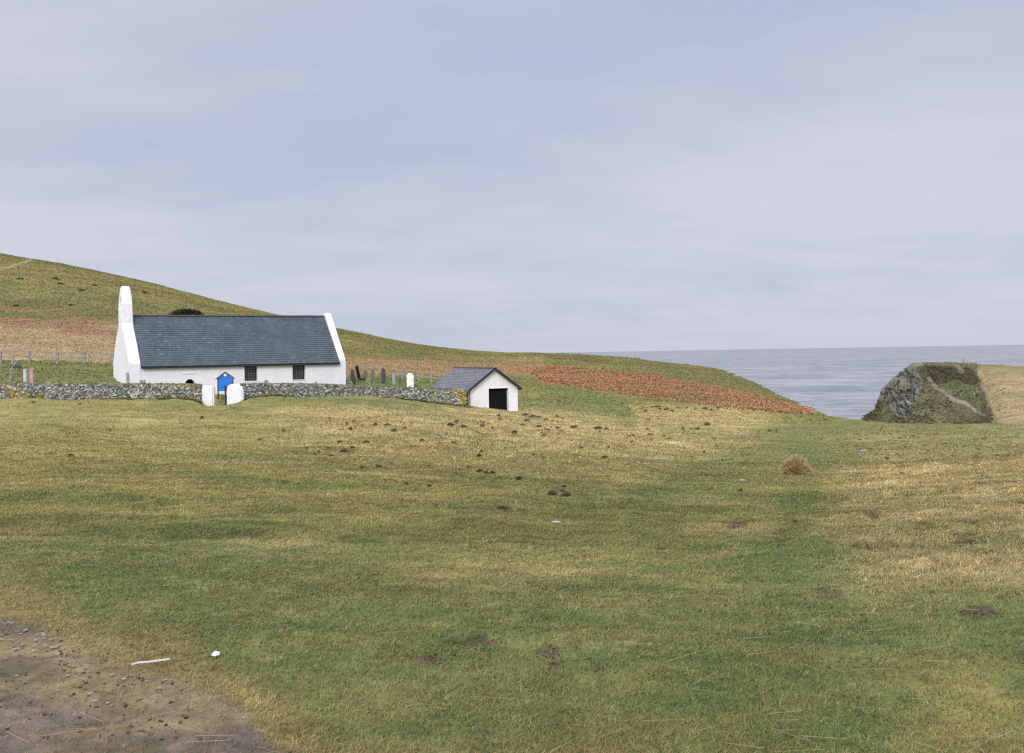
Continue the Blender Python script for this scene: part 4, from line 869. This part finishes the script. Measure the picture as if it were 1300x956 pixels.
# ---------------------------------------------------------------- small things lying on the turf
def lump(name, u, v, wpx, asp, m, label, cat, group=None, rz=0, hgt=.5, sub=2, seed=0):
    x, y, z = hit(u, v); s = wpx/F*y/2; bm = bmesh.new(); bmesh.ops.create_icosphere(bm, subdivisions=sub, radius=1); rd = random.Random(seed)
    for p in bm.verts: k = 1+rd.uniform(-.16, .16); p.co = (p.co.x*s*k, p.co.y*s*asp*k, p.co.z*s*hgt*k)
    o = obj(name, bm, m); o.location = (x, y, z+s*hgt*.5+.01); o.rotation_euler = (0, 0, R(rz)); return tag(o, label, cat, group)
# white scrap: a bent hollow shard with a brown tail
x, y, z = hit(274, 835); k = y/F*.85
bm = bmesh.new(); bmesh.ops.create_icosphere(bm, subdivisions=3, radius=1)
for p in bm.verts:
    q3 = p.co.copy(); w3 = 1+.22*float(fbm(q3.x*2.2+3, q3.y*2.2+q3.z*1.7, .9, 3, 77))
    p.co = (q3.x*7.2*k*w3, q3.y*5*k*w3, (max(q3.z, -.15)*5.2-(1.8 if q3.x < -.6 else 0)+1.2*q3.x*q3.x)*k*w3)
sc_ = empty('scrap', (x, y, z+.015), R(-12), label='crumpled white scrap with a brown tail lying on the grass', cat='scrap')
obj('shard', bm, M['white'], sc_, True)
bm = bmesh.new(); bar(bm, (5.5*k, 0, 2.5*k), (11*k, .5*k, 1.5*k), 1.6*k, 1.2*k); obj('tail', bm, M['trim'], sc_)
x, y, z = hit(191, 846); k = y/F; bm = bmesh.new(); pp = [(-23, -4, 1), (-17, 0, 2), (-5, 1, 2.5), (8, 4, 3), (22, 9, 3.5)]
for (a, b_) in zip(pp[:-1], pp[1:]): bar(bm, tuple(c_*k for c_ in a), tuple(c_*k for c_ in b_), 1.9*k if a[0] > -20 else 1.1*k, 1.7*k)
o = obj('stick', bm, plain('bleached_wood', (.62, .61, .58), .8)); o.location = (x, y, z+.012); tag(o, 'bleached white stick lying on the bare earth', 'stick')
pale_m = plain('pale_stone', (.33, .33, .34), .7, .3, ((30., .8, 1.2),), 40., .3, .01)
for i, (u, v, w, lb) in enumerate(((647, 581, 9, 'pale flat stone in the turf below the shed'), (763, 597, 4, 'small pale stone near the molehills at mid field'), (706, 665, 12, 'pale flat stone alone on the turf at mid picture'), (942, 611, 8, 'dull pale stone on the green sward'), (192, 756, 3, 'tiny pale stone in the green grass at lower left'),(1219, 668, 7, 'thin pale fragment above the earth patch on the right'))):
    lump('stone', u, v, w, .5, pale_m, lb, 'stone', hgt=.3, seed=i)
x, y, z = hit(832, 584); k = y/F; bm = bmesh.new(); bar(bm, (-13*k, 0, .02), (0, .1*k, .03), 1.6*k, 1.2*k); bar(bm, (0, 0, .03), (14*k, -.6*k, .02), 1.3*k, 1.1*k); o = obj('stick', bm, pale_m); o.location = (x, y, z+.02); tag(o, 'long pale stick lying in the middle field', 'stick')
gv_ = plain('gravel_chip', (.25, .24, .22), .75, .25, ((40., .75, 1.25),))
for i in range(70):
    u = random.uniform(-6, 75) if i < 44 else random.uniform(20, 230); v = random.uniform(786, 835) if i < 44 else random.uniform(800, 900)
    if v < float(soil_line(u))-2: v = float(soil_line(u))+random.uniform(2, 25)
    lump('pebble', u, v, random.uniform(2, 8), random.uniform(.6, 1), gv_, 'pale flat pebble half sunk in the bare earth at lower left', 'pebble', 'pebbles in the bare earth', rz=random.uniform(0, 180), hgt=.22, seed=i+20, sub=1)
pm, nt, b = mat('puddle_water', .05, .5); b.inputs['Base Color'].default_value = (.20, .21, .24, 1)
for u, v, w, lb in ((1134, 577.5, 26, 'larger narrow bright puddle in the grass towards the cliff'), (1098, 573.5, 16, 'smaller narrow puddle left of the larger one')):
    x, y, z = hit(u, v); k = y/F; bm = bmesh.new(); vs = [bm.verts.new((math.cos(a)*w/2*k*(1+.15*math.sin(3*a)), math.sin(a)*w*.42*k*(1+.2*math.cos(2*a)), 0)) for a in np.linspace(0, 2*math.pi, 28, endpoint=False)]
    f_ = bm.faces.new(vs); r_ = bmesh.ops.extrude_face_region(bm, geom=[f_]); bmesh.ops.translate(bm, vec=(0, 0, -.1), verts=[g_ for g_ in r_['geom'] if isinstance(g_, bmesh.types.BMVert)])
    o = obj('puddle', bm, pm); o.location = (x, y, z+.035); tag(o, lb, 'puddle')

# ---------------------------------------------------------------- camera, light, sky
cam = bpy.data.cameras.new('camera'); co = bpy.data.objects.new('camera', cam); COL.objects.link(co); SC.camera = co
cam.sensor_width = 36; cam.lens = 36*F/1300; cam.shift_y = -31/1300; cam.clip_start = .1; cam.clip_end = 60000
from mathutils import Matrix
co.matrix_world = Matrix.Rotation(R(90), 4, 'X') @ Matrix.Rotation(-ROLL, 4, 'Z')
SUN_EL, SUN_AZ = R(33), R(-165)      # the sun stands behind the viewer, a little to the left
sd = (math.sin(SUN_AZ)*math.cos(SUN_EL), math.cos(SUN_AZ)*math.cos(SUN_EL), math.sin(SUN_EL))
ld = bpy.data.lights.new('sun', 'SUN'); ld.energy = 1.5; ld.angle = R(12); ld.color = (1., .94, .86); lo = bpy.data.objects.new('sun', ld); COL.objects.link(lo)
from mathutils import Vector
lo.rotation_euler = Vector(sd).to_track_quat('Z', 'Y').to_euler()
W = bpy.data.worlds.new('World'); SC.world = W; W.use_nodes = True; nt = W.node_tree; bg = nt.nodes['Background']
sky = N(nt, 'ShaderNodeTexSky', sky_type='NISHITA'); sky.sun_disc = False; sky.sun_elevation = SUN_EL; sky.sun_rotation = SUN_AZ
tc = N(nt, 'ShaderNodeTexCoord'); sx = N(nt, 'ShaderNodeSeparateXYZ'); nt.links.new(tc.outputs['Generated'], sx.inputs[0])
def mth(op, a, b=None, clamp=False):
    n_ = N(nt, 'ShaderNodeMath', operation=op); n_.use_clamp = clamp
    for i, v in enumerate((a, b)):
        if v is None: continue
        if isinstance(v, (int, float)): n_.inputs[i].default_value = v
        else: nt.links.new(v, n_.inputs[i])
    return n_.outputs[0]
zz = mth('ADD', mth('MAXIMUM', sx.outputs['Z'], 0.), .10)
cb = N(nt, 'ShaderNodeCombineXYZ'); nt.links.new(mth('DIVIDE', sx.outputs['X'], zz), cb.inputs[0]); nt.links.new(mth('DIVIDE', sx.outputs['Y'], zz), cb.inputs[1])
rot = N(nt, 'ShaderNodeMapping'); rot.inputs['Rotation'].default_value = (0, 0, R(-28)); rot.inputs['Location'].default_value = (2.3, 1.1, 0); rot.inputs['Scale'].default_value = (.7, 1., 1); nt.links.new(cb.outputs[0], rot.inputs[0])
na = N(nt, 'ShaderNodeTexNoise', Scale=.42, Detail=4., Roughness=.5); nbn = N(nt, 'ShaderNodeTexNoise', Scale=1.5, Detail=6., Roughness=.55)
for n_ in (na, nbn): nt.links.new(rot.outputs[0], n_.inputs['Vector'])
bd = mth('SUBTRACT', mth('SUBTRACT', sx.outputs['Z'], mth('MULTIPLY', sx.outputs['X'], .28)), .25)
lft = N(nt, 'ShaderNodeMapRange'); lft.interpolation_type = 'SMOOTHSTEP'; lft.inputs['From Min'].default_value = -.48; lft.inputs['From Max'].default_value = -.12; nt.links.new(sx.outputs['X'], lft.inputs['Value'])
bell_ = mth('MULTIPLY', lft.outputs[0], mth('POWER', 2.718, mth('MULTIPLY', mth('MULTIPLY', bd, bd), -80.)))       # a long darker roll of cloud crossing the sky
na_ = mth('ADD', mth('MULTIPLY', mth('SUBTRACT', na.outputs['Fac'], .5), .45), mth('MULTIPLY', mth('SUBTRACT', nbn.outputs['Fac'], .5), .30))
nn = mth('ADD', mth('SUBTRACT', mth('ADD', na_, .555), mth('MULTIPLY', bell_, .14)), mth('MULTIPLY', mth('MAXIMUM', bd, 0.), .2))
cb2 = N(nt, 'ShaderNodeCombineXYZ'); nt.links.new(sx.outputs['X'], cb2.inputs[0]); nt.links.new(mth('MULTIPLY', sx.outputs['Z'], 2.6), cb2.inputs[1])
nl = N(nt, 'ShaderNodeTexNoise', Scale=9., Detail=7., Roughness=.6); nt.links.new(cb2.outputs[0], nl.inputs['Vector'])
le = mth('SUBTRACT', sx.outputs['Z'], mth('ADD', mth('MULTIPLY', sx.outputs['X'], .09), .035)); lo_m = mth('POWER', 2.718, mth('MULTIPLY', mth('MULTIPLY', le, le), -1500.))
lowc = mth('MULTIPLY', mth('MULTIPLY', mth('MAXIMUM', mth('SUBTRACT', nl.outputs['Fac'], .44), 0.), 4.5, True), lo_m)
cr = N(nt, 'ShaderNodeValToRGB'); e = cr.color_ramp.elements
e[0].position = .41; e[0].color = (.475, .54, .69, 1); e[1].position = .585; e[1].color = (.65, .655, .755, 1)
nt.links.new(nn, cr.inputs[0])
# horizon paler; overcast zenith brighter, as real cloud decks are
hz_ = N(nt, 'ShaderNodeMapRange'); hz_.inputs['From Min'].default_value = .0; hz_.inputs['From Max'].default_value = .14; hz_.inputs['To Min'].default_value = .65; hz_.inputs['To Max'].default_value = 0; nt.links.new(sx.outputs['Z'], hz_.inputs['Value'])
mxh = N(nt, 'ShaderNodeMix', data_type='RGBA'); nt.links.new(hz_.outputs[0], mxh.inputs['Factor']); nt.links.new(cr.outputs[0], mxh.inputs['A']); mxh.inputs['B'].default_value = (.59, .615, .74, 1)
zb_ = N(nt, 'ShaderNodeMapRange'); zb_.inputs['From Min'].default_value = .33; zb_.inputs['From Max'].default_value = .9; zb_.inputs['To Min'].default_value = 1.; zb_.inputs['To Max'].default_value = 2.2; nt.links.new(sx.outputs['Z'], zb_.inputs['Value'])
dt_ = N(nt, 'ShaderNodeVectorMath', operation='DOT_PRODUCT'); nt.links.new(tc.outputs['Generated'], dt_.inputs[0]); dt_.inputs[1].default_value = sd
gl = N(nt, 'ShaderNodeMapRange'); gl.inputs['From Min'].default_value = .1; gl.inputs['From Max'].default_value = 1.; gl.inputs['To Min'].default_value = 1.; gl.inputs['To Max'].default_value = 2.15; nt.links.new(dt_.outputs['Value'], gl.inputs['Value'])
STR = .1
mxl = N(nt, 'ShaderNodeMix', data_type='RGBA'); nt.links.new(mth('MULTIPLY', lowc, .75), mxl.inputs['Factor']); nt.links.new(mxh.outputs['Result'], mxl.inputs['A']); mxl.inputs['B'].default_value = (.50, .55, .68, 1)
sc1 = N(nt, 'ShaderNodeVectorMath', operation='SCALE'); nt.links.new(mxl.outputs['Result'], sc1.inputs[0]); nt.links.new(mth('MULTIPLY', mth('MULTIPLY', zb_.outputs[0], gl.outputs[0]), 1/STR), sc1.inputs['Scale'])
mxs = N(nt, 'ShaderNodeMix', data_type='RGBA'); mxs.inputs['Factor'].default_value = .93; nt.links.new(sky.outputs[0], mxs.inputs['A']); nt.links.new(sc1.outputs[0], mxs.inputs['B'])
nt.links.new(mxs.outputs['Result'], bg.inputs['Color']); bg.inputs['Strength'].default_value = STR
vs_ = SC.view_settings; vs_.view_transform = 'Standard'; vs_.look = 'None'; vs_.gamma = 1; vs_.exposure = 0; vs_.use_curve_mapping = False
SC.render.engine = 'CYCLES'; SC.cycles.max_bounces = 5; SC.cycles.use_denoising = False; SC.cycles.sample_clamp_indirect = 4; SC.cycles.filter_width = 1.3
